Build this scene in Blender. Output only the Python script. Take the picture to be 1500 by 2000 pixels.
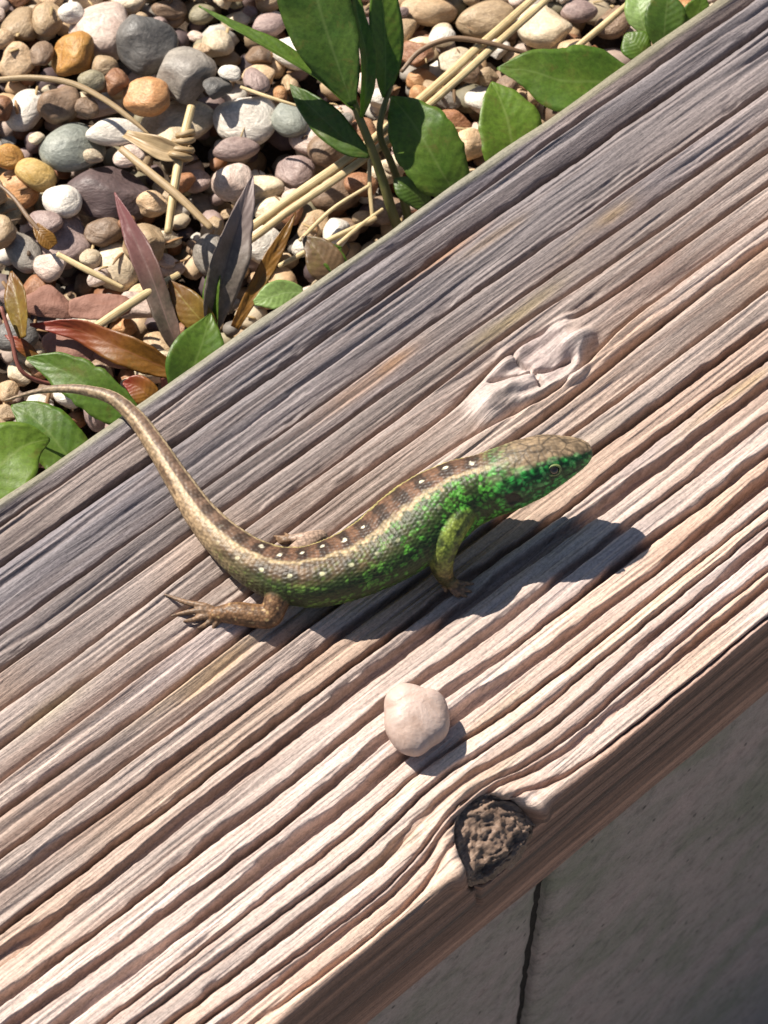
import bpy, bmesh, math, random
import numpy as np
from mathutils import Vector, Matrix, Quaternion

# ------------------------------------------------------------------ setup
for o in list(bpy.data.objects):
    bpy.data.objects.remove(o)
scene = bpy.context.scene
COL = scene.collection
S = 0.01                      # everything below is written in centimetres
rng = np.random.default_rng(7)
random.seed(7)

# ------------------------------------------------------------------ camera
ELEV = math.radians(60.0)     # the camera looks down at 60 degrees
FPX = 4800.0                  # focal length in pixels of a 1500 px wide frame
DIST = FPX * 0.0107           # cm from the camera to the middle of the plank
CAM = np.array([0.0, -DIST * math.cos(ELEV), DIST * math.sin(ELEV)])
FWD = np.array([0.0, math.cos(ELEV), -math.sin(ELEV)])
RIGHT = np.array([1.0, 0.0, 0.0])
UP = np.array([0.0, math.sin(ELEV), math.cos(ELEV)])
cd = bpy.data.cameras.new("camera")
cam = bpy.data.objects.new("camera", cd)
COL.objects.link(cam)
cam.location = CAM * S
cam.rotation_euler = (math.pi / 2 - ELEV, 0, 0)
cd.sensor_fit = 'HORIZONTAL'
cd.sensor_width = 36.0
cd.lens = 36.0 * FPX / 1500.0
cd.clip_start = 0.01
cd.clip_end = 200.0
cd.dof.use_dof = True
cd.dof.focus_distance = DIST * S
cd.dof.aperture_fstop = 60.0
scene.camera = cam

# ------------------------------------------------------------------ light
SUN_EL = math.radians(47.0)
SUN_TRAVEL_AZ = math.radians(-42.0)      # direction in which the light travels
travel = Vector((math.cos(SUN_EL) * math.cos(SUN_TRAVEL_AZ),
                 math.cos(SUN_EL) * math.sin(SUN_TRAVEL_AZ), -math.sin(SUN_EL)))
world = bpy.data.worlds.new("World")
scene.world = world
world.use_nodes = True
wn = world.node_tree
sky = wn.nodes.new('ShaderNodeTexSky')
sky.sky_type = 'NISHITA'
sky.sun_disc = False
sky.sun_elevation = SUN_EL
sky.sun_rotation = math.atan2(-travel.x, -travel.y)
bg = wn.nodes['Background']
bg.inputs['Strength'].default_value = 0.05
wn.links.new(sky.outputs[0], bg.inputs['Color'])
sd = bpy.data.lights.new("sun", 'SUN')
sd.energy = 5.0
sd.angle = math.radians(0.5)
sd.color = (1.0, 0.935, 0.83)
sun = bpy.data.objects.new("sun", sd)
sun.rotation_euler = travel.to_track_quat('-Z', 'Y').to_euler()
sun.location = (-0.5, 0.5, 1.0)
COL.objects.link(sun)
scene.view_settings.view_transform = 'Standard'
scene.view_settings.look = 'None'
scene.view_settings.gamma = 1.0
scene.view_settings.use_curve_mapping = False
scene.view_settings.exposure = 0.84

# ------------------------------------------------------------------ helpers
def W(px, py, z=0.0):
    """point (cm) at height z that lies where pixel px,py of the photo looks"""
    d = FWD + RIGHT * ((px - 750.0) / FPX) - UP * ((py - 1000.0) / FPX)
    t = (z - CAM[2]) / d[2]
    return CAM + d * t

def _hash(ix, iy, iz, seed):
    h = (ix.astype(np.uint32) * np.uint32(374761393) + iy.astype(np.uint32) * np.uint32(668265263)
         + iz.astype(np.uint32) * np.uint32(2147483647) + np.uint32((seed * 974634777) & 0xffffffff))
    h = (h ^ (h >> np.uint32(13))) * np.uint32(1274126177)
    h = (h ^ (h >> np.uint32(16))) * np.uint32(2246822519)
    h = h ^ (h >> np.uint32(15))
    return h.astype(np.float64) / 4294967295.0

def noise(x, y=0.0, z=0.0, seed=0):
    """smooth value noise, -1..1"""
    x, y, z = np.broadcast_arrays(np.asarray(x, float), np.asarray(y, float), np.asarray(z, float))
    fx, fy, fz = np.floor(x), np.floor(y), np.floor(z)
    ix, iy, iz = fx.astype(np.int64), fy.astype(np.int64), fz.astype(np.int64)
    tx, ty, tz = x - fx, y - fy, z - fz
    tx = tx * tx * tx * (tx * (tx * 6 - 15) + 10)
    ty = ty * ty * ty * (ty * (ty * 6 - 15) + 10)
    tz = tz * tz * tz * (tz * (tz * 6 - 15) + 10)
    r = 0
    for a in (0, 1):
        for b in (0, 1):
            for c in (0, 1):
                w = (tx if a else 1 - tx) * (ty if b else 1 - ty) * (tz if c else 1 - tz)
                r = r + w * _hash(ix + a, iy + b, iz + c, seed)
    return r * 2 - 1

def fbm(x, y=0.0, z=0.0, seed=0, oct=3):
    r, a, f, n = 0, 1.0, 1.0, 0.0
    for i in range(oct):
        r = r + a * noise(np.asarray(x) * f, np.asarray(y) * f, np.asarray(z) * f, seed + i * 17)
        n += a; a *= 0.5; f *= 2.03
    return r / n

def cellular(x, y, z, seed=0):
    """distance to nearest and second nearest jittered cell point"""
    fx, fy, fz = np.floor(x), np.floor(y), np.floor(z)
    d1 = np.full(np.shape(x), 9.0); d2 = d1.copy()
    for a in (-1, 0, 1):
        for b in (-1, 0, 1):
            for c in (-1, 0, 1):
                ix, iy, iz = (fx + a).astype(np.int64), (fy + b).astype(np.int64), (fz + c).astype(np.int64)
                px = fx + a + _hash(ix, iy, iz, seed); py = fy + b + _hash(ix, iy, iz, seed + 1); pz = fz + c + _hash(ix, iy, iz, seed + 2)
                d = np.sqrt((px - x) ** 2 + (py - y) ** 2 + (pz - z) ** 2)
                d2 = np.minimum(d2, np.maximum(d1, d)); d1 = np.minimum(d1, d)
    return d1, d2

def sstep(a, b, x):
    t = np.clip((x - a) / (b - a), 0, 1)
    return t * t * (3 - 2 * t)

def nrmz(v):
    v = np.asarray(v, float)
    return v / (np.linalg.norm(v, axis=-1, keepdims=True) + 1e-12)

def mesh_from(name, verts, faces, loc=(0, 0, 0), smooth=True, cols=None, uvw=None):
    me = bpy.data.meshes.new(name)
    verts = (np.asarray(verts, float) - np.asarray(loc, float)) * S
    if isinstance(faces, np.ndarray):
        n, k = faces.shape
        me.vertices.add(len(verts)); me.loops.add(n * k); me.polygons.add(n)
        me.vertices.foreach_set('co', verts.astype(np.float32).ravel())
        me.polygons.foreach_set('loop_start', np.arange(0, n * k, k, dtype=np.int32))
        me.loops.foreach_set('vertex_index', faces.astype(np.int32).ravel())
        me.update(calc_edges=True)
    else:
        me.from_pydata([tuple(v) for v in verts], [], [tuple(int(i) for i in f) for f in faces])
    if smooth:
        me.polygons.foreach_set('use_smooth', np.ones(len(me.polygons), dtype=bool))
    if cols is not None:
        a = me.color_attributes.new('Col', 'FLOAT_COLOR', 'POINT')
        c4 = np.ones((len(verts), 4), np.float32); c4[:, :3] = cols
        a.data.foreach_set('color', c4.ravel())
    if uvw is not None:
        a = me.attributes.new('suv', 'FLOAT_VECTOR', 'POINT')
        a.data.foreach_set('vector', np.asarray(uvw, np.float32).ravel())
    me.validate()
    me.update()
    return me

def link(name, me, material=None, loc=(0, 0, 0), parent=None):
    o = bpy.data.objects.new(name, me)
    COL.objects.link(o)
    if material is not None and me is not None and len(me.materials) == 0:
        me.materials.append(material)
    if parent is None:
        o.location = np.asarray(loc, float) * S
    else:
        o.parent = parent
    return o

def empty(name, loc, label, cat, group=None):
    o = bpy.data.objects.new(name, None)
    o.empty_display_size = 0.01
    COL.objects.link(o)
    o.location = np.asarray(loc, float) * S
    tag(o, label, cat, group)
    o['_b'] = [float(v) for v in loc]
    return o

def tag(o, label=None, cat=None, group=None, kind=None):
    if label: o['label'] = label
    if cat: o['category'] = cat
    if group: o['group'] = group
    if kind: o['kind'] = kind
    return o

def grid_faces(nu, nv, wrap_v=False):
    i = np.arange(nu - 1)[:, None]
    j = np.arange(nv if wrap_v else nv - 1)[None, :]
    j2 = (j + 1) % nv
    a = i * nv + j; b = (i + 1) * nv + j; c = (i + 1) * nv + j2; d = i * nv + j2
    return np.stack([a, b, c, d], -1).reshape(-1, 4)

def catmull(P, n):
    P = np.asarray(P, float)
    k = len(P)
    seg = np.r_[0, np.cumsum(np.linalg.norm(np.diff(P[:, :3], axis=0), axis=1) ** 0.5)]
    t = np.linspace(0, seg[-1], n)
    E = np.vstack([2 * P[0] - P[1], P, 2 * P[-1] - P[-2]])
    K = np.r_[-(seg[1] - seg[0]), seg, seg[-1] + (seg[-1] - seg[-2])]
    out = np.zeros((n, P.shape[1]))
    for q, tt in enumerate(t):
        i = min(max(np.searchsorted(seg, tt, 'right') - 1, 0), k - 2)
        p0, p1, p2, p3 = E[i], E[i + 1], E[i + 2], E[i + 3]
        t0, t1, t2, t3 = K[i], K[i + 1], K[i + 2], K[i + 3]
        A1 = (t1 - tt) / (t1 - t0) * p0 + (tt - t0) / (t1 - t0) * p1
        A2 = (t2 - tt) / (t2 - t1) * p1 + (tt - t1) / (t2 - t1) * p2
        A3 = (t3 - tt) / (t3 - t2) * p2 + (tt - t2) / (t3 - t2) * p3
        B1 = (t2 - tt) / (t2 - t0) * A1 + (tt - t0) / (t2 - t0) * A2
        B2 = (t3 - tt) / (t3 - t1) * A2 + (tt - t1) / (t3 - t1) * A3
        out[q] = (t2 - tt) / (t2 - t1) * B1 + (tt - t1) / (t2 - t1) * B2
    return out

def tube(P, R, seg=10, flat=1.0, nrm=None, n=24):
    """closed tapered tube through the points P with radii R; returns verts, quad faces, (t,angle)"""
    Q = catmull(np.column_stack([np.asarray(P, float), np.asarray(R, float)]), n)
    C, r = Q[:, :3], np.maximum(Q[:, 3], 0.004)
    T = nrmz(np.gradient(C, axis=0))
    ref = np.asarray(nrm if nrm is not None else (0.1, 0.2, 1.0), float)
    sd_ = nrmz(np.cross(T, ref)); up_ = np.cross(sd_, T)
    a = np.linspace(0, 2 * np.pi, seg, endpoint=False)
    V = (C[:, None, :] + sd_[:, None, :] * (r[:, None] * np.cos(a)[None])[..., None]
         + up_[:, None, :] * (flat * r[:, None] * np.sin(a)[None])[..., None])
    V = V.reshape(-1, 3)
    F = [tuple(f) for f in grid_faces(n, seg, True)]
    k = len(V)
    V = np.vstack([V, C[0] - T[0] * r[0] * 0.5, C[-1] + T[-1] * r[-1] * 0.5])
    for j in range(seg):
        F.append((k, j, (j + 1) % seg))
        F.append((k + 1, (n - 1) * seg + (j + 1) % seg, (n - 1) * seg + j))
    ln = np.r_[0, np.cumsum(np.linalg.norm(np.diff(C, axis=0), axis=1))]
    U = np.zeros((len(V), 3))
    U[:n * seg, 0] = np.repeat(ln, seg); U[:n * seg, 1] = np.tile(a, n)
    return V, F, U

# ------------------------------------------------------------------ materials
def new_mat(name, rough=0.6, spec=0.35):
    m = bpy.data.materials.new(name)
    m.use_nodes = True
    nt = m.node_tree
    b = nt.nodes['Principled BSDF']
    b.inputs['Roughness'].default_value = rough
    b.inputs['Specular IOR Level'].default_value = spec
    return m, nt, b

def N(nt, kind, **kw):
    n = nt.nodes.new(kind)
    for k, v in kw.items():
        if k in n.inputs.keys() if isinstance(k, str) else False:
            n.inputs[k].default_value = v
        else:
            setattr(n, k, v)
    return n

def coords(nt, scale=(100, 100, 100), attr=None, kind='Object'):
    if attr:
        a = nt.nodes.new('ShaderNodeAttribute'); a.attribute_name = attr
        src = a.outputs['Vector']
    else:
        src = nt.nodes.new('ShaderNodeTexCoord').outputs[kind]
    mp = nt.nodes.new('ShaderNodeMapping')
    mp.inputs['Scale'].default_value = scale
    nt.links.new(src, mp.inputs['Vector'])
    return mp.outputs[0]

def tex_noise(nt, vec, scale, detail=4, rough=0.6, dist=0.0):
    n = nt.nodes.new('ShaderNodeTexNoise')
    n.inputs['Scale'].default_value = scale
    n.inputs['Detail'].default_value = detail
    n.inputs['Roughness'].default_value = rough
    n.inputs['Distortion'].default_value = dist
    nt.links.new(vec, n.inputs['Vector'])
    return n.outputs['Fac']

def ramp(nt, fac, stops):
    r = nt.nodes.new('ShaderNodeValToRGB')
    cr = r.color_ramp
    while len(cr.elements) < len(stops):
        cr.elements.new(0.5)
    for e, (p, c) in zip(cr.elements, stops):
        e.position = p
        e.color = (c, c, c, 1) if np.isscalar(c) else (*c, 1)
    nt.links.new(fac, r.inputs[0])
    return r.outputs[0]

def mixc(nt, fac, a, b, mode='MIX'):
    m = nt.nodes.new('ShaderNodeMix')
    m.data_type = 'RGBA'; m.blend_type = mode
    for sock, v in ((m.inputs[0], fac), (m.inputs[6], a), (m.inputs[7], b)):
        if hasattr(v, 'links'):
            nt.links.new(v, sock)
        elif np.isscalar(v):
            sock.default_value = v
        else:
            sock.default_value = (*v, 1)
    return m.outputs[2]

def bump(nt, b, h, strength, dist_cm, prev=None):
    n = nt.nodes.new('ShaderNodeBump')
    n.inputs['Strength'].default_value = strength
    n.inputs['Distance'].default_value = dist_cm * S
    nt.links.new(h, n.inputs['Height'])
    if prev is not None:
        nt.links.new(prev, n.inputs['Normal'])
    nt.links.new(n.outputs[0], b.inputs['Normal'])
    return n.outputs[0]

def attr_col(nt, name='Col'):
    a = nt.nodes.new('ShaderNodeAttribute'); a.attribute_name = name
    return a.outputs['Color']

# weathered softwood: painted tones from the vertex colours, fine fibre from stretched noise
def make_wood():
    m, nt, b = new_mat('weathered_wood', 0.58, 0.4)
    c = attr_col(nt)
    fib = coords(nt, (1, 1, 1), attr='suv')
    mp = nt.nodes.new('ShaderNodeMapping'); mp.inputs['Scale'].default_value = (0.6, 21, 1)
    nt.links.new(fib, mp.inputs[0])
    f1 = tex_noise(nt, mp.outputs[0], 1.0, 5, 0.65, 0.3)
    mp2 = nt.nodes.new('ShaderNodeMapping'); mp2.inputs['Scale'].default_value = (6, 34, 1)
    nt.links.new(fib, mp2.inputs[0])
    f2 = tex_noise(nt, mp2.outputs[0], 1.0, 3, 0.6)
    k1 = ramp(nt, f1, [(0.30, 0.50), (0.46, 0.95), (0.72, 1.28)])
    k2 = ramp(nt, f2, [(0.3, 0.72), (0.5, 1.0), (0.72, 1.18)])
    c = mixc(nt, 0.85, c, k1, 'MULTIPLY')
    c = mixc(nt, 0.75, c, k2, 'MULTIPLY')
    f3 = tex_noise(nt, coords(nt), 17.0, 4, 0.7)
    c = mixc(nt, 0.8, c, ramp(nt, f3, [(0.30, 0.62), (0.48, 1.0), (0.70, 1.22)]), 'MULTIPLY')
    nt.links.new(c, b.inputs['Base Color'])
    rr = ramp(nt, f1, [(0.3, 0.7), (0.7, 0.46)])
    nt.links.new(rr, b.inputs['Roughness'])
    n1 = bump(nt, b, f1, 0.45, 0.035)
    n2 = bump(nt, b, f2, 0.6, 0.016, n1)
    bump(nt, b, f3, 0.5, 0.012, n2)
    return m
WOOD = make_wood()

# ------------------------------------------------------------------ the plank
A = math.atan(0.743 / math.sin(ELEV))
PU = np.array([math.cos(A), math.sin(A), 0.0])       # along the plank
PV = np.array([-math.sin(A), math.cos(A), 0.0])      # across it, away from the camera
THICK = 4.4

def uv_of(px, py):
    p = W(px, py, 0.0)
    return p @ PU, p @ PV

_be = [uv_of(*p) for p in ((100, 912), (500, 618), (900, 350), (1300, 74))]
VB = float(np.mean([q[1] for q in _be]))             # back edge
_fe = [uv_of(*p) for p in ((500, 2026), (1300, 1398))]
VF = float(np.mean([q[1] for q in _fe]))             # front edge
WIDTH = VB - VF

# grooves read off the photograph at four stations: y at x = 100, 500, 900, 1300
GX = (100, 500, 900, 1300)
GROOVES = [
    # y positions, depth, width to the back, kind (0 sloped ridge, 1 cut groove)
    ((950, 668, 396, 114), 0.35, 0.050, 0), ((1028, 752, 468, 186), 0.41, 0.056, 0),
    ((1162, 878, 588, 312), 0.41, 0.056, 0), ((1236, 947, 657, 380), 0.35, 0.050, 0),
    ((1308, 1013, 722, 440), 0.35, 0.050, 0), ((1382, 1082, 788, 504), 0.35, 0.050, 0),
    ((1450, 1148, 860, 572), 0.32, 0.043, 0), ((1518, 1222, 932, 628), 0.36, 0.068, 0),
    ((1597, 1302, 1005, 708), 0.35, 0.050, 0), ((1660, 1364, 1069, 784), 0.31, 0.112, 1),
    ((1746, 1442, 1142, 846), 0.32, 0.096, 1), ((1806, 1494, 1196, 904), 0.31, 0.176, 1),
    ((1880, 1582, 1278, 972), 0.31, 0.112, 1), ((1950, 1650, 1340, 1038), 0.31, 0.104, 1),
    ((2018, 1718, 1406, 1099), 0.35, 0.176, 1), ((2072, 1770, 1468, 1150), 0.19, 0.040, 1),
    ((2118, 1816, 1522, 1182), 0.19, 0.040, 1), ((2172, 1870, 1578, 1228), 0.28, 0.104, 1),
    ((2224, 1922, 1622, 1276), 0.19, 0.048, 1), ((2262, 1954, 1650, 1304), 0.27, 0.088, 1),
    ((2310, 1997, 1692, 1374), 0.18, 0.048, 1)]
MINOR = [((974, 690, 412, 144), .05), ((1076, 784, 492, 211), .07), ((1112, 820, 518, 240), .07),
         ((1200, 912, 622, 348), .03), ((1708, 1404, 1106, 814), .05), ((1776, 1468, 1168, 874), .03),
         ((1850, 1540, 1240, 938), .03), ((1484, 1184, 896, 600), .04), ((1556, 1258, 966, 668), .04)]

# top knot and front knot
KU, KV = uv_of(1045, 722)
FU, _ = uv_of(990, 1650)
def seg_dist(u, v, pts):
    d = np.full(u.shape, 9.0)
    for (a, b) in zip(pts[:-1], pts[1:]):
        a = np.array(uv_of(*a)); b = np.array(uv_of(*b))
        ab = b - a
        t = np.clip(((u - a[0]) * ab[0] + (v - a[1]) * ab[1]) / (ab @ ab), 0, 1)
        d = np.minimum(d, np.hypot(u - a[0] - t * ab[0], v - a[1] - t * ab[1]))
    return d

def plank_profile():
    r = 0.22
    P = []          # v, z, nv, nz, arc coordinate c (distance from back edge over the top)
    for z in np.linspace(-THICK, -r, 30)[:-1]:
        P.append((VB, z, 1, 0, -r * 1.57 + (z + r)))
    for a in np.linspace(0, math.pi / 2, 9)[:-1]:
        P.append((VB - r + r * math.cos(a), -r + r * math.sin(a), math.cos(a), math.sin(a), r * (a - 1.57) + r * 0.6))
    for v in np.linspace(VB - r, VF + r, int((WIDTH - 2 * r) / 0.0165)):
        P.append((v, 0, 0, 1, VB - v))
    for a in np.linspace(math.pi / 2, math.pi, 16)[1:]:
        P.append((VF + r + r * math.cos(a), -r + r * math.sin(a), math.cos(a), math.sin(a), WIDTH - r + r * (a - 1.57)))
    for z in np.linspace(-r, -THICK + .15, 110)[1:]:
        P.append((VF, z, -1, 0, WIDTH - r + r * 1.57 + (-r - z)))
    P.append((VF + .08, -THICK + .03, -.7, -.7, WIDTH + THICK))
    P.append((VF + .3, -THICK, 0, -1, WIDTH + THICK + .3))
    P.append((VB - .1, -THICK, 0, -1, WIDTH + THICK + .6))
    return np.array(P)

def build_plank():
    prof = plank_profile()
    us = np.r_[np.linspace(-48, -16.2, 90)[:-1], np.linspace(-16.2, 16.2, 600), np.linspace(16.2, 48, 90)[1:]]
    nu, nc = len(us), len(prof)
    U = np.repeat(us[:, None], nc, 1)
    Cc = np.repeat(prof[None, :, 4], nu, 0)
    v0, z0, nv, nz = (np.repeat(prof[None, :, k], nu, 0) for k in range(4))
    top = sstep(0.2, 0.9, nz)                    # 1 on the top face
    front = sstep(-0.2, -0.9, nv)
    back = sstep(0.3, 0.95, nv)
    # grooves as curves c(u)
    def gcurve(ys, k):
        q = np.array([uv_of(x, y) for x, y in zip(GX, ys)])
        c = VB - q[:, 1]
        e0 = (c[1] - c[0]) / (q[1, 0] - q[0, 0]) * 0.4; e1 = (c[-1] - c[-2]) / (q[-1, 0] - q[-2, 0]) * 0.4
        r = np.interp(us, q[:, 0], c)
        r = np.where(us < q[0, 0], c[0] + (us - q[0, 0]) * e0, r)
        r = np.where(us > q[-1, 0], c[-1] + (us - q[-1, 0]) * e1, r)
        ker = np.ones(25) / 25
        r = np.convolve(np.pad(r, 12, 'edge'), ker, 'valid')
        r += 0.045 * noise(us * 0.3, k * 7.3, seed=3) + 0.010 * noise(us * 1.1, k * 3.1, seed=4) + 0.005 * noise(us * 5, k * 5.1, seed=5)
        # grooves bend round the front knot
        cf = WIDTH - 0.25
        d = cf - r
        r = r - 0.55 * np.exp(-((us - FU) / 1.5) ** 2) * np.exp(-np.maximum(d, 0) / 1.6) * (d > -0.3)
        # and round the knot on top
        ck = VB - KV
        dk = r - ck
        r = r + 0.42 * np.sign(dk) * np.exp(-((us - KU) / 1.7) ** 2) * np.exp(-(dk / 0.75) ** 2)
        return r
    G = [gcurve(g[0], i) for i, g in enumerate(GROOVES)]
    kn = np.sqrt(((U - KU) / 1.75) ** 2 + ((VB - Cc - KV) / 0.72) ** 2)
    knw = sstep(1.12, 0.72, kn + 0.28 * noise(U * 1.3, Cc * 3.0, seed=9)) * top
    h = np.zeros_like(U)
    c0 = np.full_like(U, -0.3); c1 = np.full_like(U, WIDTH + 0.2); rid = np.zeros(U.shape, int)
    for i, (g, gc) in enumerate(zip(GROOVES, G)):
        gcol = gc[:, None]
        below = Cc >= gcol
        c0 = np.where(below, np.maximum(c0, gcol), c0)
        c1 = np.where(~below, np.minimum(c1, gcol), c1)
        rid += below
        d = Cc - gcol
        amp = np.clip(0.85 + 0.4 * noise(us * 0.30, i * 9.7, seed=11) + 0.2 * noise(us * 1.2, i * 4.7, seed=15), 0.3, 1.2)[:, None]
        wl = g[2] * (1 + 0.55 * noise(us * 0.6, i * 4.4, seed=12)[:, None] + 0.25 * noise(us * 2.4, i * 4.4, seed=16)[:, None])
        rough = 0.012 * noise(U * 2.5, i * 3.3, seed=13) + 0.010 * noise(U * 8, i * 3.3 + Cc * 6, seed=14)
        s1 = 0.009 if g[3] else 0.014
        prof_g = 1 / (1 + np.exp(-np.clip((d + wl + rough) / s1, -40, 40))) / (1 + np.exp(np.clip((d - 0.03 + rough) / 0.010, -40, 40)))
        h -= 1.15 * g[1] * amp * prof_g
    f = np.clip((Cc - c0) / np.maximum(c1 - c0, 0.02), 0, 1)
    span = c1 - c0
    lower = sstep(6.2, 8.2, Cc)
    rr = np.array([float(noise(k * 3.71, 5.2, seed=21)) for k in range(40)])
    # back half: ridges fall towards the camera; front half: flat topped ridges
    tilt = (0.21 + 0.09 * noise(U * 0.3, rid * 2.2, seed=22)) * np.clip(span / 0.65, 0.3, 1.6)
    sl = np.where(f < 0.16, (f / 0.16) ** 0.7, 1 - ((f - 0.16) / 0.84) ** 1.35)
    h += (1 - lower) * tilt * (sl - 0.75)
    h += lower * 0.03 * (1 - (2 * f - 1) ** 6 - 0.9) * np.clip(span / 0.5, 0, 1.3)
    h += 0.03 * rr[rid]
    h += 0.03 * fbm(U * 0.3, Cc * 1.2, seed=31, oct=2)
    # small notches and bites on the ridges
    h -= 0.045 * sstep(0.42, 0.75, fbm(U * 0.9, Cc * 2.6, seed=33, oct=3)) * sstep(0.3, 1.0, f)
    chipn = fbm(U * 0.22, Cc * 6.5, seed=34, oct=4)
    h -= 0.022 * sstep(0.16, 0.50, chipn) * (1 - knw)
    for i, (ys, dp) in enumerate(MINOR):
        gc = gcurve(ys, 50 + i)[:, None]
        d = Cc - gc
        amp = np.clip(0.6 + 0.9 * noise(us * 0.25, i * 5.9, seed=41)[:, None], 0, 1.4)
        h -= dp * amp * np.exp(-np.abs(d / np.where(d < 0, 0.07, 0.03)) ** 1.5)
    # fine fibre lines
    fl = noise(U * 0.33, (Cc + 0.05 * noise(U * .5, Cc, seed=55)) * 9.0, seed=51)
    h -= 0.020 * sstep(0.45, 0.9, np.abs(fl))
    h += 0.007 * noise(U * 1.0, Cc * 18, seed=52)
    # the knot on top
    lump = fbm(U * 0.95 + 3.1, Cc * 1.75, seed=61, oct=2)
    hk = 0.10 + 0.20 * lump + 0.025 * fbm(U * 4, Cc * 7, seed=62)
    cr = np.minimum(seg_dist(U, VB - Cc, [(1000, 685), (1012, 705), (1042, 725), (1080, 719), (1112, 702)]),
                    seg_dist(U, VB - Cc, [(955, 748), (1005, 738), (1045, 726), (1056, 748)]))
    cr = cr + 0.012 * noise(U * 5, Cc * 5, seed=63)
    hk += 0.022 * np.sin(kn * 17 + 3.0 * fbm(U * 0.8, Cc * 1.2, seed=64)) + 0.03 * fbm(U * 2.2, Cc * 4.5, seed=65)
    hk -= 0.22 * np.exp(-(np.maximum(cr, 0) / 0.032) ** 2) + 0.07 * np.exp(-(cr / 0.14) ** 2)
    for (x, y, su, sv, a) in ((952, 706, .6, .2, .20), (975, 772, .5, .2, .18), (1118, 668, .5, .2, .19),
                              (1145, 725, .42, .2, .12), (1050, 790, .45, .16, .09), (1005, 722, .3, .16, -.15), (1040, 757, .35, .13, -.12)):
        qu, qv = uv_of(x, y)
        hk += a * np.exp(-((U - qu) / su) ** 2 - ((VB - Cc - qv) / sv) ** 2)
    h = h * (1 - 0.88 * knw) + hk * knw
    # a softer front arris
    h_top = h * np.clip(top + 0.4 * (nz > 0.05) * (nv > -0.98), 0, 1)
    # front face: fine shallow grain
    zz = -z0
    wv = zz + 0.10 * noise(U * 0.16, zz * 0.4, seed=71) + 0.03 * noise(U * 0.6, zz, seed=72)
    lines = noise(U * 0.05, wv * 3.6, seed=73)
    hf = -0.075 * np.clip(np.abs(lines) * -2.2 + 0.75, 0, 1) + 0.02 * noise(U * 0.12, wv * 9, seed=74) + 0.02 * fbm(U * 0.3, zz, seed=75)
    hb = 0.05 * fbm(U * 0.4, z0 * 1.5, seed=76)
    h = h_top + hf * front + hb * back
    # wander of the two arrises
    h += 0.04 * fbm(U * 0.35, 0.0, 3.0, seed=77) * (front * sstep(1.5, 0.2, zz) + back)
    # the knot in the front arris: a broken-out hollow with swollen lips
    t = Cc - (WIDTH - 0.15)
    e = np.sqrt(((U - FU + 0.06 * t) / 0.92) ** 2 + ((t - 0.28) / np.where(t > 0.28, 1.50, 1.18)) ** 2)
    e = e + 0.10 * noise(U * 2.2, Cc * 2.2, seed=81)
    notch = sstep(1.04, 0.82, e)
    lip = np.exp(-((e - 1.22) / 0.2) ** 2)
    tf = np.clip(top + front + (np.abs(nz) > 0.01) * (nv < 0.01), 0, 1)
    h = h * (1 - 0.75 * np.clip(notch + lip * 0.5, 0, 1) * (t > -1.6)) + tf * 0.12 * lip * (t < 0.5)
    crackz = seg_dist(U, z0, [(0, 0), (0, 0.01)]) * 0 + np.abs(U - FU + 0.62 - 0.05 * (zz - 1)) + 0.02 * noise(zz * 4, 0, seed=83)
    h -= front * 0.16 * np.exp(-(crackz / 0.05) ** 2) * sstep(3.0, 2.2, zz) * sstep(0.2, 0.7, zz)
    V = U[..., None] * PU + (v0 + nv * h)[..., None] * PV + np.array([0, 0, 1.0]) * (z0 + nz * h)[..., None]
    V = V + (0.66 * notch * tf)[..., None] * (0.72 * PV - np.array([0, 0, 0.69]))

    # ------------- tones of the wood, with some glare and groove shade painted in
    def col(c): return np.array(c, float)
    ridn = rr[rid]
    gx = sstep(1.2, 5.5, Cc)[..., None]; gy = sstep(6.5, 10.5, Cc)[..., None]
    base = (1 - gx) * col((.165, .142, .143)) + gx * ((1 - gy) * col((.365, .285, .245)) + gy * col((.53, .42, .37)))  # weathered grey behind, cream in front; part of the brightening is painted glare
    base = base * (1 + 0.20 * ridn[..., None])
    st = fbm(U * 0.22 + ridn * 9, Cc * 1.4, seed=91, oct=3)[..., None]
    base = base * (1 + 0.28 * st)
    warm = sstep(0.05, 0.55, fbm(U * 0.14 + rid * 1.7, rid * 3.3, seed=92, oct=2))[..., None] * 0.55
    base = base * (1 - warm) + warm * base * col((1.22, 1.02, .80))
    cool = sstep(0.15, 0.65, fbm(U * 0.12 + rid * 2.9, rid * 5.1, seed=93, oct=2))[..., None] * 0.6
    base = base * (1 - cool) + cool * base * col((.92, .95, 1.04))
    for (x, y, su, sv, c, k) in ((720, 745, 1.3, .16, (.42, .22, .10), .75), (860, 505, 1.2, .13, (.36, .19, .10), .7), (960, 470, .9, .1, (.36, .23, .12), .6),
                                 (1180, 430, .9, .15, (.36, .24, .12), .7), (1255, 545, 1.2, .2, (.27, .15, .11), .7), (1000, 620, 1.5, .16, (.42, .32, .17), .6),
                                 (410, 1315, 1.5, .2, (.50, .32, .16), .65), (560, 1225, .5, .2, (.46, .30, .17), .5), (330, 1360, 1.0, .12, (.44, .31, .18), .5),
                                 (1390, 800, 1.4, .18, (.42, .27, .14), .6), (1470, 740, 1.0, .15, (.40, .27, .13), .6), (1100, 900, 1.2, .16, (.40, .31, .18), .5),
                                 (1010, 1380, 3.5, .3, (.52, .38, .2), .4), (900, 1560, 2.5, .3, (.52, .38, .2), .4), (880, 1740, 2.0, .22, (.50, .37, .18), .5),
                                 (1160, 1530, 1.2, .3, (.50, .34, .14), .7), (1240, 1440, 2.0, .16, (.50, .33, .2), .5), (100, 1385, .8, .2, (.40, .33, .2), .5)):
        qu, qv = uv_of(x, y)
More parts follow.
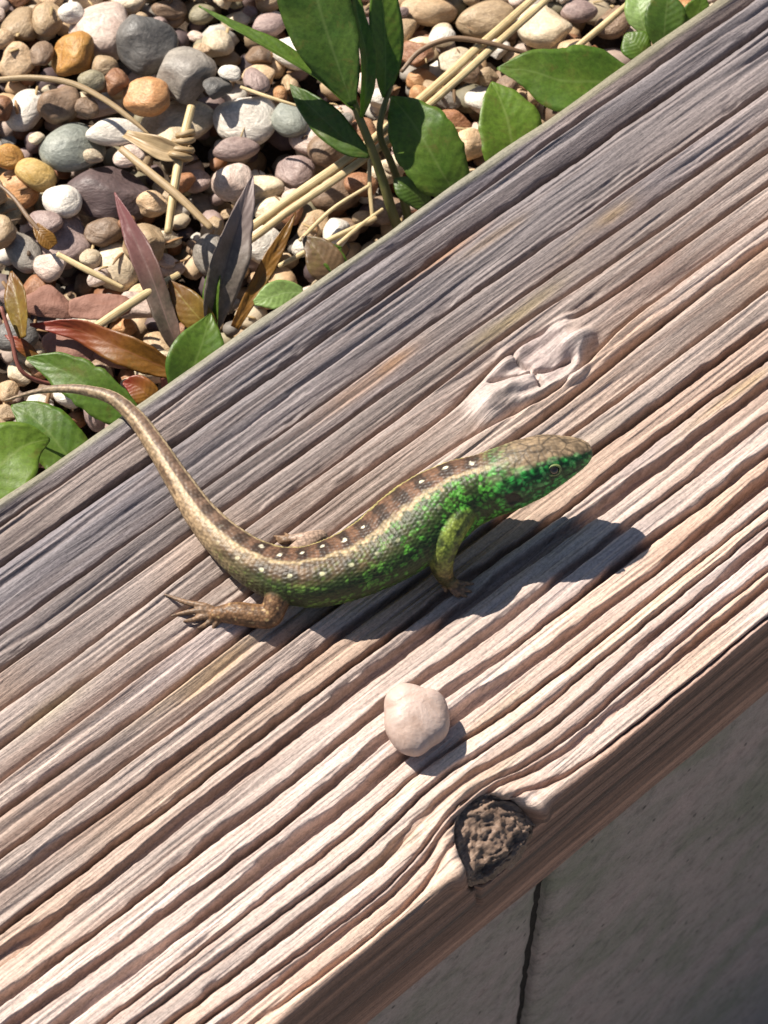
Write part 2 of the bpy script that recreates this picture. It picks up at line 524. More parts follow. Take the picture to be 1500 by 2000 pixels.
        w = k * np.exp(-((U - qu) / su) ** 2 - ((VB - Cc - qv) / sv) ** 2) * (0.7 + 0.5 * noise(U * 1.1, Cc * 5, seed=94))
        w = (np.clip(w, 0, 1) * top)[..., None]
        base = base * (1 - w) + w * col(c)
    ring = np.zeros_like(U)  # reddish earlywood tint, also painted along the grooves to deepen their shade
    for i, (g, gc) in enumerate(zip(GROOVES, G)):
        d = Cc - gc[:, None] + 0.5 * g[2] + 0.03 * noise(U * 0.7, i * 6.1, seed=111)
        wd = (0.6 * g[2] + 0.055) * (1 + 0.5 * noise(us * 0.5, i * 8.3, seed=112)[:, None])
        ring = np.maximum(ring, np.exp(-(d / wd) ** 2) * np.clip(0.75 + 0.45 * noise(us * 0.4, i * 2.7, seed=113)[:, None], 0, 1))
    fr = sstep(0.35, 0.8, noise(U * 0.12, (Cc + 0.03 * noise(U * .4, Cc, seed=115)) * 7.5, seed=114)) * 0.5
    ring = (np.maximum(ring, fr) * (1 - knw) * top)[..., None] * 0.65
    ring_shade = (1 - gx) * col((.12, .085, .075)) + gx * ((1 - gy) * col((.20, .118, .085)) + gy * col((.29, .165, .115)))
    base = base * (1 - ring) + ring * ring_shade
    # the thin green-grey algae film on the rear arris
    alg = (sstep(0.22, 0.02, Cc + 0.12 * fbm(U * 0.8, Cc * 2, seed=95)) * sstep(-1.6, -0.4, Cc))[..., None] * 0.6
    base = base * (1 - alg) + alg * col((.21, .20, .115))
    # knot tones
    kt = fbm(U * 1.3, Cc * 2.2, seed=96)[..., None]
    kc = col((.46, .375, .34)) * (1 + 0.3 * kt)
    dk = (sstep(0.15, -0.35, lump) * 0.45)[..., None]
    kc = kc * (1 - dk) + dk * col((.24, .175, .17))
    w = knw[..., None]
    base = base * (1 - w) + w * kc
    # front face: browner, protected wood
    fc = col((.235, .13, .09)) * (1 + 0.55 * noise(U * 0.05, wv * 4.4, seed=97) + 0.30 * noise(U * 0.08, wv * 11, seed=197) + 0.18 * fbm(U * 0.2, wv * 1.2, seed=98))[..., None]
    gw = sstep(0.1, 0.6, fbm(U * 0.1, wv * 1.5, seed=99))[..., None] * 0.5
    fc = fc * (1 - gw) + gw * col((.19, .145, .12))
    fw = front[..., None]
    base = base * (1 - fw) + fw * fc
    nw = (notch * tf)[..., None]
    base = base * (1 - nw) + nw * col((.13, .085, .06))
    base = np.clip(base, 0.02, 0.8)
    suv = np.stack([U, Cc + 0.06 * noise(U * .3, Cc, seed=100), np.zeros_like(U)], -1)
    V = V.reshape(-1, 3)
    F = grid_faces(nu, nc, True)
    cap0 = [np.arange(nc)]; capn = [np.arange(nc)[::-1] + (nu - 1) * nc]
    loc = np.array([0, 0, -THICK])
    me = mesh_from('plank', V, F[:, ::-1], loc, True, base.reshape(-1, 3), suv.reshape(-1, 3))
    bm = bmesh.new(); bm.from_mesh(me); bm.verts.ensure_lookup_table()
    for ring in (cap0[0][::-1], capn[0][::-1]):
        try: bm.faces.new([bm.verts[int(i)] for i in ring])
        except Exception: pass
    bmesh.ops.recalc_face_normals(bm, faces=bm.faces)
    bm.to_mesh(me); bm.free()
    me.polygons.foreach_set('use_smooth', np.ones(len(me.polygons), dtype=bool)); me.update()
    return me, (us, prof, h, z0, nz)

plank_me, PL = build_plank()
plank_root = empty('timber_plank', (0, 0, -THICK), 'weathered grooved timber plank with a knot hole in its front edge', 'plank')
plank = link('board', plank_me, WOOD, parent=plank_root)
_us, _prof, _h, _z0, _nz = PL
_topi = np.where(_prof[:, 3] > 0.999)[0]
def plank_z(p):
    """height of the plank's surface under a point (cm)"""
    u, v = p @ PU, p @ PV
    i = int(np.clip(np.searchsorted(_us, u), 0, len(_us) - 1))
    c = VB - v
    j = _topi[int(np.clip(np.searchsorted(_prof[_topi, 4], c), 0, len(_topi) - 1))]
    return float(_h[i, j])

# dark rough knot filling the hollow in the front arris
def build_front_knot():
    bm = bmesh.new(); bmesh.ops.create_icosphere(bm, subdivisions=6, radius=1.0)
    P = np.array([v.co for v in bm.verts]); F = np.array([[v.index for v in f.verts] for f in bm.faces]); bm.free()
    n = P.copy()
    X = P[:, 0] * 1.06; Y = P[:, 1] * 1.15; Z = P[:, 2] * 1.50
    wx = 0.12 * fbm(X * 4, Y * 4, Z * 4, seed=15)
    d1, d2 = cellular((X + wx) * 2.0, (Y + wx) * 2.0, (Z - wx) * 1.35, 5)
    e1, e2 = cellular(X * 6.5 + 9, Y * 6.5, Z * 6.5, 8)
    disp = 0.12 * fbm(X * 2.2, Y * 2.2, Z * 1.4, seed=6) - 0.10
    X = X + n[:, 0] * disp; Y = Y + n[:, 1] * disp; Z = Z + n[:, 2] * disp
    # sits in the arris, tipped outwards
    c = FU * PU + (VF + 0.30) * PV + np.array([0, 0, -0.66])
    ang = math.radians(24)
    Yr = Y * math.cos(ang) - Z * math.sin(ang); Zr = Y * math.sin(ang) + Z * math.cos(ang)
    X = X + 0.12 * Zr * -1
    # weathered flush with the two faces of the board
    wz = 0.25 * fbm(X * 2, Yr * 2, Zr * 2, seed=19)
    r1 = np.abs(noise((X + wz) * 3.2, (Yr + wz) * 3.2, (Zr + wz) * 1.8, seed=16)); r2 = np.abs(noise(X * 6 + 4 * wz, Yr * 6, Zr * 3.2 + 3 * wz, seed=17))
    tq = fbm(X * 2.3 + wz, Yr * 2.3, Zr * 1.2 - wz, seed=20) * 5.0; fr_ = tq - np.floor(tq)
    rgh = 0.055 * (np.floor(tq) + sstep(0.75, 1.0, fr_)) * 0.55 + 0.055 * sstep(0, .07, r1) + 0.02 * sstep(0, .1, r2) + 0.045 * fbm(X * 9, Yr * 9, Zr * 4, seed=18, oct=4)
    zc = -0.66; vc = 0.30
    q = (-0.53 * (Yr + vc) + (Zr + zc)) / 1.132 + 0.62 - 1.0 * rgh
    q = np.maximum(q, 0) * 0.96
    Yr = Yr + q * 0.468; Zr = Zr - q * 0.883
    Yr = np.where(Yr < -vc + 0.10 - rgh, -vc + 0.10 - rgh + 0.1 * (Yr + vc - 0.10 + rgh), Yr)
    V = c + X[:, None] * PU + Yr[:, None] * PV + Zr[:, None] * np.array([0, 0, 1.0])
    k = fbm(X * 2.5, Y * 2.5, Z * 2.5, seed=7)[:, None]
    edge = (sstep(0.02, 0.15, r1) * (0.35 + 0.65 * sstep(-.2, .5, fbm(X * 5, Yr * 5, Zr * 2.5, seed=23))))[:, None]
    cc = np.array((.19, .125, .09)) * (1 + 0.5 * k) * (1 - 0.6 * edge) + 0.6 * edge * np.array((.27, .18, .125)) * (1 + .5 * k)
    suv = np.column_stack([X * 2, Y, Z])
    return mesh_from('knot', V, F, (0, 0, -THICK), True, np.clip(cc, .02, .6), suv)
kn_o = link('knot', build_front_knot(), WOOD, parent=plank_root)
kn_o['label'] = 'dark rough cracked knot in the front edge'

# ------------------------------------------------------------------ wall, bed and ground
def make_stone_wall_mat():
    m, nt, b = new_mat('wall_concrete', 0.85, 0.25)
    v = coords(nt)
    n1 = tex_noise(nt, v, 0.35, 5, 0.62, 0.4)
    n2 = tex_noise(nt, v, 2.4, 5, 0.65)
    n3 = tex_noise(nt, v, 14, 3, 0.6)
    c = ramp(nt, n1, [(0.32, (.24, .225, .17)), (0.5, (.33, .27, .235)), (0.68, (.40, .30, .27))])
    c = mixc(nt, 0.8, c, ramp(nt, n2, [(0.3, 0.6), (0.48, 1.0), (0.7, 1.15)]), 'MULTIPLY')
    c = mixc(nt, 0.7, c, ramp(nt, n3, [(0.3, 0.75), (0.6, 1.08)]), 'MULTIPLY')
    vo = nt.nodes.new('ShaderNodeTexVoronoi'); vo.inputs['Scale'].default_value = 0.9; vo.inputs['Randomness'].default_value = 1.0
    mp = nt.nodes.new('ShaderNodeMapping'); mp.inputs['Rotation'].default_value = (0.4, 0.9, 0.7); mp.inputs['Scale'].default_value = (1, 2.6, 1.2)
    nt.links.new(v, mp.inputs[0]); nt.links.new(mp.outputs[0], vo.inputs['Vector'])
    spots = ramp(nt, vo.outputs['Distance'], [(0.05, 0.3), (0.12, 1.0)])
    c = mixc(nt, 0.9, c, spots, 'MULTIPLY')
    nt.links.new(c, b.inputs['Base Color'])
    p = bump(nt, b, n2, 0.7, 0.12)
    bump(nt, b, n3, 0.6, 0.04, p)
    return m
WALL = make_stone_wall_mat()

def simple_noise_mat(name, c1, c2, scale, rough=0.85, bd=0.1, spec=0.25):
    m, nt, b = new_mat(name, rough, spec)
    v = coords(nt)
    n1 = tex_noise(nt, v, scale, 6, 0.65)
    nt.links.new(ramp(nt, n1, [(0.3, c1), (0.7, c2)]), b.inputs['Base Color'])
    bump(nt, b, n1, 0.8, bd)
    return m
MORTAR = simple_noise_mat('mortar', (.02, .016, .013), (.045, .037, .03), 3.0)
SOIL = simple_noise_mat('soil', (.035, .024, .017), (.10, .07, .048), 2.0, bd=0.3)
PAVING = simple_noise_mat('paving', (.22, .21, .19), (.33, .30, .28), 0.4)

WALL_V = VF + 0.35           # the wall stands just behind the plank's front face
ju = None
_d = FWD + RIGHT * ((1043 - 750.0) / FPX) - UP * ((1870 - 1000.0) / FPX)
_t = (WALL_V - CAM @ PV) / (_d @ PV)
_pj = CAM + _d * _t
ju = float(_pj @ PU)

def wall_block(u0, u1, z0, z1, depth, seed):
    nu, nz_ = max(int((u1 - u0) / 0.22), 4), int((z1 - z0) / 0.22)
    r = 0.09
    uu = np.r_[u0, np.linspace(u0, u1, nu), u1]
    zz = np.r_[z0, np.linspace(z0, z1, nz_), z1]
    Ug, Zg = np.meshgrid(uu, zz, indexing='ij')
    rough = 0.05 * fbm(Ug * 0.5, Zg * 0.5, seed, seed=seed) + 0.03 * fbm(Ug * 2, Zg * 2, seed, seed=seed + 5)
    du = np.minimum(Ug - u0, u1 - Ug)
    ed = np.exp(-np.maximum(du, 0) / 0.12)
    Vv = WALL_V + rough + 0.10 * ed
    jag = ed * (0.035 * noise(Zg * 3, seed * 1.3, seed=seed) + 0.03 * noise(Zg * 9, seed, seed=seed + 2))
    Un = Ug + jag
    Vv[0, :] = WALL_V + depth; Vv[-1, :] = WALL_V + depth
    Vv[:, 0] = WALL_V + depth; Vv[:, -1] = WALL_V + depth
    V = (Un[..., None] * PU + Vv[..., None] * PV + Zg[..., None] * np.array([0, 0, 1.0])).reshape(-1, 3)
    F = [tuple(f) for f in grid_faces(len(uu), len(zz))]
    n0, n1 = len(uu), len(zz)
    F.append((0, n1 - 1, (n0 - 1) * n1 + n1 - 1, (n0 - 1) * n1))
    return V, F

GROUND_Z = -46.0
wall_root = empty('retaining_wall', (0, 0, GROUND_Z), 'grey shaded block wall carrying the timber plank', 'wall')
edges = [ju - 62, ju - 31, ju, ju + 31, ju + 62]
for i in range(4):
    V, F = wall_block(edges[i] + 0.2, edges[i + 1] - 0.2, GROUND_Z - 0.3, -THICK - 0.0, 11.5, 200 + i)
    me = mesh_from('block', V, F, (0, 0, GROUND_Z))
    link('block', me, WALL, parent=wall_root)
def box_verts(u0, u1, v0, v1, z0, z1):
    V = [u * PU + v * PV + np.array([0, 0, z]) for u in (u0, u1) for v in (v0, v1) for z in (z0, z1)]
    F = [(0, 1, 3, 2), (4, 6, 7, 5), (0, 4, 5, 1), (2, 3, 7, 6), (0, 2, 6, 4), (1, 5, 7, 3)]
    return np.array(V), F
for e_ in edges[1:-1]:
    V, F = box_verts(e_ - 0.3, e_ + 0.3, WALL_V + 0.28, WALL_V + 11.0, GROUND_Z - 0.2, -THICK - 0.06)
    link('mortar_joint', mesh_from('mortar_joint', V, F, (0, 0, GROUND_Z), False), MORTAR, parent=wall_root)

V, F = box_verts(-4000, 4000, -4000, 4000, GROUND_Z - 30, GROUND_Z)
g = link('ground', mesh_from('ground', V, F, (0, 0, GROUND_Z), False), PAVING, (0, 0, GROUND_Z)); tag(g, kind='structure')
BED_Z = -4.6
def bed():
    n = 140
    uu = np.linspace(-62, 62, n); vv = np.r_[VB - 0.3, np.linspace(VB + .1, VB + 60, 70)]
    Ug, Vg = np.meshgrid(uu, vv, indexing='ij')
    Z = BED_Z + 0.25 * fbm(Ug * 0.3, Vg * 0.3, seed=301, oct=4)
    V = (Ug[..., None] * PU + Vg[..., None] * PV + Z[..., None] * np.array([0, 0, 1.0])).reshape(-1, 3)
    F = [tuple(f) for f in grid_faces(n, len(vv))]
    k = len(V); nn = len(vv)
    # skirt down to the ground
    border = [i * nn for i in range(n)] + [(n - 1) * nn + j for j in range(1, nn)] + [i * nn + nn - 1 for i in range(n - 2, -1, -1)] + [j for j in range(nn - 2, 0, -1)]
    Vs = V[border].copy(); Vs[:, 2] = GROUND_Z - 1
    V = np.vstack([V, Vs])
    m_ = len(border)
    for q in range(m_):
        F.append((border[q], k + q, k + (q + 1) % m_, border[(q + 1) % m_]))
    return mesh_from('soil_bed', V, F, (0, 0, BED_Z))
sb = link('soil_bed', bed(), SOIL, (0, 0, BED_Z)); tag(sb, kind='structure')

# ------------------------------------------------------------------ pebbles
PAL = {  # two tones each
    'white': ((.62, .585, .55), (.76, .74, .71)), 'cream': ((.52, .43, .31), (.68, .60, .48)),
    'pink': ((.52, .40, .36), (.68, .58, .54)), 'peach': ((.52, .36, .22), (.64, .49, .34)),
    'tan': ((.33, .235, .145), (.47, .36, .24)), 'amber': ((.40, .19, .045), (.52, .29, .08)),
    'orange': ((.46, .22, .095), (.58, .34, .17)), 'rust': ((.23, .10, .05), (.34, .18, .10)),
    'brown': ((.16, .105, .07), (.27, .19, .135)), 'mauve': ((.26, .19, .19), (.40, .31, .30)),
    'purple': ((.095, .068, .075), (.155, .115, .12)), 'grey': ((.20, .185, .175), (.31, .29, .27)),
    'slate': ((.085, .085, .088), (.16, .155, .155)), 'blue': ((.19, .215, .205), (.28, .305, .285)),
    'olive': ((.22, .20, .14), (.33, .30, .21)), 'yellow': ((.50, .33, .10), (.62, .45, .19))}
PAL = {k: tuple(tuple(np.array(c) * (1.06, 1.0, 0.91)) for c in v) for k, v in PAL.items()}
def stone_mat(name, c1, c2):
    m, nt, b = new_mat('stone_' + name, 0.45, 0.4)
    tc = nt.nodes.new('ShaderNodeTexCoord'); oi = nt.nodes.new('ShaderNodeObjectInfo')
    add = nt.nodes.new('ShaderNodeVectorMath'); add.operation = 'ADD'
    mul = nt.nodes.new('ShaderNodeVectorMath'); mul.operation = 'SCALE'; mul.inputs['Scale'].default_value = 37.0
    cmb = nt.nodes.new('ShaderNodeCombineXYZ')
    for k in range(3): nt.links.new(oi.outputs['Random'], cmb.inputs[k])
    nt.links.new(cmb.outputs[0], mul.inputs[0])
    nt.links.new(tc.outputs['Object'], add.inputs[0]); nt.links.new(mul.outputs[0], add.inputs[1])
    mp = nt.nodes.new('ShaderNodeMapping'); mp.inputs['Scale'].default_value = (1, 1, 1.7); mp.inputs['Rotation'].default_value = (.5, .3, 0)
    nt.links.new(add.outputs[0], mp.inputs[0])
    v = mp.outputs[0]
    n1 = tex_noise(nt, v, 1.1, 4, 0.6, 0.8)
    n2 = tex_noise(nt, v, 7.0, 5, 0.7)
    n3 = tex_noise(nt, v, 2.6, 3, 0.5, 1.5)
    c = ramp(nt, n1, [(0.33, c1), (0.66, c2)])
    c = mixc(nt, 0.7, c, ramp(nt, n2, [(0.3, 0.52), (0.5, 0.98), (0.68, 1.15)]), 'MULTIPLY')
    vein = ramp(nt, n3, [(0.40, 1.0), (0.5, 0.66), (0.60, 1.0)])
    c = mixc(nt, 0.6, c, vein, 'MULTIPLY')
    val = nt.nodes.new('ShaderNodeMapRange'); val.inputs[3].default_value = 0.82; val.inputs[4].default_value = 1.12
    nt.links.new(oi.outputs['Random'], val.inputs[0])
    hs = nt.nodes.new('ShaderNodeHueSaturation'); nt.links.new(val.outputs[0], hs.inputs['Value']); nt.links.new(c, hs.inputs['Color'])
    nt.links.new(hs.outputs[0], b.inputs['Base Color'])
    nt.links.new(ramp(nt, n2, [(0.3, 0.62), (0.7, 0.36)]), b.inputs['Roughness'])
    p = bump(nt, b, n1, 0.6, 0.10)
    bump(nt, b, n2, 0.5, 0.03, p)
    return m
STONE = {k: stone_mat(k, *v) for k, v in PAL.items()}

def ico(sub):
    bm = bmesh.new(); bmesh.ops.create_icosphere(bm, subdivisions=sub, radius=1.0)
    P = np.array([v.co for v in bm.verts]); F = np.array([[v.index for v in f.verts] for f in bm.faces]); bm.free()
    return P, F
ICO4, ICO3, ICO2 = ico(5), ico(4), ico(2)
def stone_shape(P, seed, kind):
    r = np.random.default_rng(seed)
    q = P.copy()
    if kind == 'angular':
        nc, lo, hi, k = 11, 0.60, 0.88, 26.0
    elif kind == 'facet':
        nc, lo, hi, k = 8, 0.68, 0.93, 16.0
    else:
        nc, lo, hi, k = 5, 0.78, 0.98, 9.0
    dirs = nrmz(r.normal(size=(nc, 3))); ds = r.uniform(lo, hi, nc)
    # soft minimum of the sphere and the cutting planes along every ray
    lim = [np.ones(len(P))]
    for d, dd in zip(dirs, ds):
        c = P @ d
        lim.append(np.where(c > 0.05, dd / np.maximum(c, 0.05), 9.0))
    L = np.stack(lim)
    rad = -np.log(np.exp(-k * L).sum(0)) / k
    o = r.uniform(0, 50, 3)
    rad = rad * (1 + (0.05 if kind == 'round' else 0.07) * noise(P[:, 0] * 1.6 + o[0], P[:, 1] * 1.6 + o[1], P[:, 2] * 1.6 + o[2], seed)
                 + (0.012 if kind == 'round' else 0.03) * fbm(P[:, 0] * 5 + o[0], P[:, 1] * 5 + o[1], P[:, 2] * 5, seed=seed))
    q = P * rad[:, None]
    q -= (q.max(0) + q.min(0)) / 2
    q /= np.abs(q).max(0)
    return q
def stone_mesh(seed, kind, base=None):
    P, F = base or ICO3
    q = stone_shape(P, seed, kind)
    me = bpy.data.meshes.new('pebble')
    me.vertices.add(len(q)); me.loops.add(F.size); me.polygons.add(len(F))
    me.vertices.foreach_set('co', q.astype(np.float32).ravel())
    me.polygons.foreach_set('loop_start', np.arange(0, F.size, 3, dtype=np.int32))
    me.loops.foreach_set('vertex_index', F.astype(np.int32).ravel())
    me.polygons.foreach_set('use_smooth', np.ones(len(F), dtype=bool))
    me.update(calc_edges=True)
    return me

# height map on to which the stones are dropped one after another
HX0, HY0, HST = -26.0, -12.0, 0.06
HN, HM = int(52 / HST), int(48 / HST)
_hx = HX0 + (np.arange(HN) + .5) * HST; _hy = HY0 + (np.arange(HM) + .5) * HST
HMAP = np.full((HN, HM), BED_Z)
def drop(x, y, a, b, c, rot, commit=True, sink=0.0):
    R = max(a, b)
    i0, i1 = int((x - R - HX0) / HST), int((x + R - HX0) / HST) + 1
    j0, j1 = int((y - R - HY0) / HST), int((y + R - HY0) / HST) + 1
    i0, j0, i1, j1 = max(i0, 0), max(j0, 0), min(i1, HN), min(j1, HM)
    if i1 <= i0 or j1 <= j0: return None
    X, Y = np.meshgrid(_hx[i0:i1] - x, _hy[j0:j1] - y, indexing='ij')
    xr = X * math.cos(rot) + Y * math.sin(rot); yr = -X * math.sin(rot) + Y * math.cos(rot)
    q = (xr / a) ** 2 + (yr / b) ** 2
    m = q < 0.80
    if not m.any(): return None
    half = c * np.sqrt(np.clip(1 - q, 0, 1))
    sub = HMAP[i0:i1, j0:j1]
    zc = np.max((sub + half)[m]) - sink
    if commit:
        mm = q < 1
        sub[mm] = np.maximum(sub[mm], (zc + half)[mm])
    return zc

def clear_of_plank(x, y, R):
    return (np.array([x, y, 0]) @ PV) - R > VB + 0.12

# lowest layer: small gravel nobody could count, one object
def gravel_stuff():
    base = [stone_shape(ICO2[0], 900 + k, 'facet' if k % 2 else 'round') for k in range(10)]
    VV, FF, CC = [], [], []
    off = 0
    keys = ['tan', 'brown', 'mauve', 'cream', 'rust', 'grey', 'white', 'pink', 'peach', 'olive', 'purple']
    cnt = 0
    for q in range(9000):
        u = rng.uniform(-22, 22); v = VB + 0.2 + rng.uniform(0, 21)
        p = u * PU + v * PV
        if not (HX0 + 1 < p[0] < HX0 + 51 and HY0 + 1 < p[1] < HY0 + 47): continue
        a = rng.uniform(0.22, 0.52); b = a * rng.uniform(.7, 1); c = a * rng.uniform(.5, .85)
        if not clear_of_plank(p[0], p[1], a): continue
        rot = rng.uniform(0, 6.28)
        z = drop(p[0], p[1], a, b, c, rot, commit=False)
        if z is None or z + c > BED_Z + 1.15: continue
        z = drop(p[0], p[1], a, b, c, rot, sink=0.05)
        s = base[q % 10] * (a, b, c)
        cr, sr = math.cos(rot), math.sin(rot)
        s = np.column_stack([s[:, 0] * cr - s[:, 1] * sr, s[:, 0] * sr + s[:, 1] * cr, s[:, 2]]) + (p[0], p[1], z)
        VV.append(s); FF.append(ICO2[1] + off); off += len(s)
        k = keys[rng.integers(len(keys))]
        t = rng.uniform()
        cc = np.array(PAL[k][0]) * (1 - t) + np.array(PAL[k][1]) * t
        CC.append(np.repeat(cc[None] * rng.uniform(.6, 1.0), len(s), 0))
        cnt += 1
    me = mesh_from('gravel', np.vstack(VV), np.vstack(FF), (0, 12, BED_Z), True, np.vstack(CC))
    m, nt, b = new_mat('small_gravel', 0.6, 0.35)
    v = coords(nt)
    n1 = tex_noise(nt, v, 5, 5, 0.65)
    nt.links.new(mixc(nt, 0.8, attr_col(nt), ramp(nt, n1, [(0.3, 0.65), (0.65, 1.12)]), 'MULTIPLY'), b.inputs['Base Color'])
    bump(nt, b, n1, 0.5, 0.04)
    o = link('gravel', me, m, (0, 12, BED_Z))
    tag(o, 'small mixed gravel lying beneath the larger pebbles', 'gravel', kind='stuff')
gravel_stuff()

# stones that can be told apart in the photograph:
# x, y, width, height in px, rotation of the long axis (deg), colour, kind, label
KEYS = [
 (200, 58, 128, 132, 30, 'pink', 'facet', 'large pale pink pebble beside the dark grey angular stone'),
 (287, 78, 122, 126, 10, 'slate', 'angular', 'dark grey angular stone with a pale top edge'),
 (362, 132, 125, 112, 20, 'grey', 'angular', 'grey brown angular stone leaning on the dark grey one'),
 (143, 98, 88, 95, 60, 'amber', 'facet', 'shiny amber brown pebble below the large pale pink one'),
 (284, 176, 92, 84, 20, 'orange', 'facet', 'lumpy orange stone in front of the grey brown stone'),
 (42, 45, 78, 88, 70, 'tan', 'facet', 'tan brown blocky pebble with shaded front'),
 (92, 36, 64, 74, 80, 'tan', 'round', 'upright tan pebble next to the blocky tan one'),
 (138, 20, 52, 46, 20, 'white', 'round', 'small white pebble above the amber pebble'),
 (30, 118, 72, 74, 50, 'peach', 'angular', 'peach stone with a sharp ridge'),
 (82, 104, 46, 58, 80, 'brown', 'facet', 'small brown block beside the amber pebble'),
 (48, 205, 74, 92, 70, 'white', 'round', 'white egg shaped pebble with a grey lower half'),
 (138, 282, 128, 108, 20, 'blue', 'round', 'flat smooth blue grey pebble'),
 (222, 248, 112, 54, 5, 'white', 'round', 'white pebble tucked behind the blue grey one'),
 (186, 208, 112, 44, -6, 'pink', 'facet', 'long pinkish pebble lying under the dry stem'),
 (345, 228, 155, 96, 18, 'cream', 'facet', 'large cream pebble behind the knotted straw'),
 (478, 226, 128, 116, 0, 'white', 'round', 'brightest large white pebble'),
 (462, 296, 92, 50, 5, 'mauve', 'round', 'mauve pebble under the brightest white pebble'),
 (566, 232, 66, 76, -50, 'blue', 'round', 'small grey green pebble beside the brightest white one'),
 (68, 328, 84, 56, -25, 'yellow', 'round', 'ochre yellow pebble below the blue grey one'),
 (36, 368, 96, 92, -40, 'orange', 'round', 'orange and pink rounded stone below the ochre pebble'),
 (122, 390, 76, 68, -40, 'white', 'round', 'cream white pebble half under the dark purple stone'),
 (208, 372, 172, 124, 0, 'purple', 'angular', 'large dark purple angular stone'),
 (12, 420, 56, 74, 80, 'olive', 'round', 'olive grey rounded stone below the orange and pink one'),
 (122, 462, 108, 102, -40, 'mauve', 'facet', 'grey mauve stone under the rusty leaf tip'),
 (230, 514, 92, 94, 40, 'cream', 'round', 'cream oval pebble beside the purple leaf'),
 (46, 492, 62, 92, -60, 'grey', 'facet', 'grey stone left of the rusty leaf tip'),
 (205, 445, 82, 60, 0, 'brown', 'facet', 'brown stone in the gap under the dark purple stone'),
 (612, 276, 94, 78, -30, 'pink', 'round', 'pinkish white pebble in front of the dark green leaf'),
 (576, 326, 80, 68, 0, 'mauve', 'facet', 'mauve mottled pebble in front of the pinkish white one'),
 (498, 372, 116, 66, 10, 'cream', 'facet', 'cream stone behind the grey upright leaf'),
 (528, 402, 66, 54, 10, 'cream', 'round', 'rounded cream pebble beside the tan double straw'),
 (460, 36, 62, 38, 10, 'cream', 'round', 'small cream pebble above the narrow green leaf'),
 (526, 46, 78, 54, 20, 'mauve', 'round', 'mauve pebble between the green leaves'),
 (580, 96, 100, 76, -30, 'white', 'facet', 'white pebble half behind the tall green leaf'),
 (424, 84, 70, 56, -30, 'cream', 'angular', 'cream angular stone below the tip of the narrow leaf'),
 (448, 126, 46, 38, -20, 'white', 'round', 'tiny white pebble right of the grey brown stone'),
 (504, 146, 70, 50, -10, 'peach', 'facet', 'peach pebble under the narrow green leaf'),
 (838, 24, 118, 66, 5, 'peach', 'round', 'peach rounded stone right of the upright leaf'),
 (948, 36, 120, 80, 5, 'tan', 'round', 'tan stone crossed by the long double straw'),
 (1060, 48, 118, 98, -40, 'cream', 'facet', 'pale tan wedge shaped stone right of the double straw'),
 (1132, 14, 76, 50, 0, 'mauve', 'round', 'mauve pebble beyond the pale wedge shaped stone'),
 (864, 58, 46, 48, 70, 'cream', 'round', 'small cream pebble above the bent brown twig'),
 (894, 118, 88, 64, 15, 'cream', 'facet', 'cream pebble under the bent brown twig'),
 (824, 148, 64, 44, 20, 'orange', 'angular', 'rough orange stone under the bent brown twig'),
 (1018, 112, 74, 46, -10, 'tan', 'facet', 'tan stone behind the broad leaf'),
 (946, 190, 74, 70, 50, 'white', 'facet', 'chalky white stone between two broad leaves'),
 (870, 202, 64, 36, -8, 'grey', 'facet', 'grey striped pebble behind the broad leaf'),
 (1196, 52, 68, 76, 60, 'brown', 'facet', 'brown stone by the pale straw end'),
 (816, 78, 54, 44, 0, 'rust', 'angular', 'rust coloured lump right of the upright leaf'),
 (655, 378, 104, 70, 15, 'brown', 'facet', 'dull brown stone under the double straw'),
 (705, 352, 66, 50, 0, 'rust', 'round', 'reddish stone beside the plant stem'),
 (250, 300, 62, 50, 20, 'pink', 'round', 'pinkish pebble right of the blue grey one'),
 (385, 358, 56, 50, 0, 'mauve', 'round', 'rounded mauve pebble below the knotted straw'),
 (300, 408, 62, 52, 0, 'peach', 'angular', 'peach chip under the crossing straws'),
 (85, 420, 70, 48, -30, 'mauve', 'round', 'mauve pebble between the olive and dark purple stones'),
 (330, 15, 72, 44, 10, 'brown', 'round', 'dark brown pebble beyond the dark grey stone'),
 (395, 30, 56, 48, 10, 'olive', 'round', 'grey olive pebble by the tip of the narrow leaf'),
 (180, 160, 56, 40, 0, 'olive', 'facet', 'small olive stone above the dry stem'),
 (225, 155, 52, 52, 0, 'rust', 'angular', 'rust brown stone left of the lumpy orange stone'),
 (110, 200, 62, 44, 0, 'tan', 'round', 'flat tan pebble right of the white egg shaped one'),
 (15, 300, 66, 48, -20, 'amber', 'round', 'amber pebble left of the blue grey one'),
 (425, 175, 60, 48, 10, 'slate', 'facet', 'charcoal stone beside the brightest white pebble'),
]
meshes = {k: [stone_mesh(500 + 40 * i + j, k) for j in range(8)] for i, k in enumerate(('round', 'facet', 'angular'))}
ZTOP = -2.55
def put_stone(x, y, a, b, c, rot, colour, kind, label, cat, group=None, seed=0, sink=0.0, name='pebble'):
    z = drop(x, y, a, b, c, rot, sink=sink)
    if z is None: return None
    src = meshes[kind][seed % 8]
    me = STONE_ME.setdefault((kind, seed % 8, colour), None)
    if me is None:
        me = src.copy(); me.name = name; me.materials.append(STONE[colour]); STONE_ME[(kind, seed % 8, colour)] = me
    o = bpy.data.objects.new(name, me); COL.objects.link(o)
    o.location = (x * S, y * S, z * S)
    o.scale = (a * S, b * S, c * S)
    o.rotation_euler = (random.uniform(-.22, .22), random.uniform(-.22, .22), rot)
    tag(o, label, cat, group)
    return o
STONE_ME = {}
order = sorted(range(len(KEYS)), key=lambda i: -KEYS[i][2] * KEYS[i][3])
placed = []; placed_labels = []
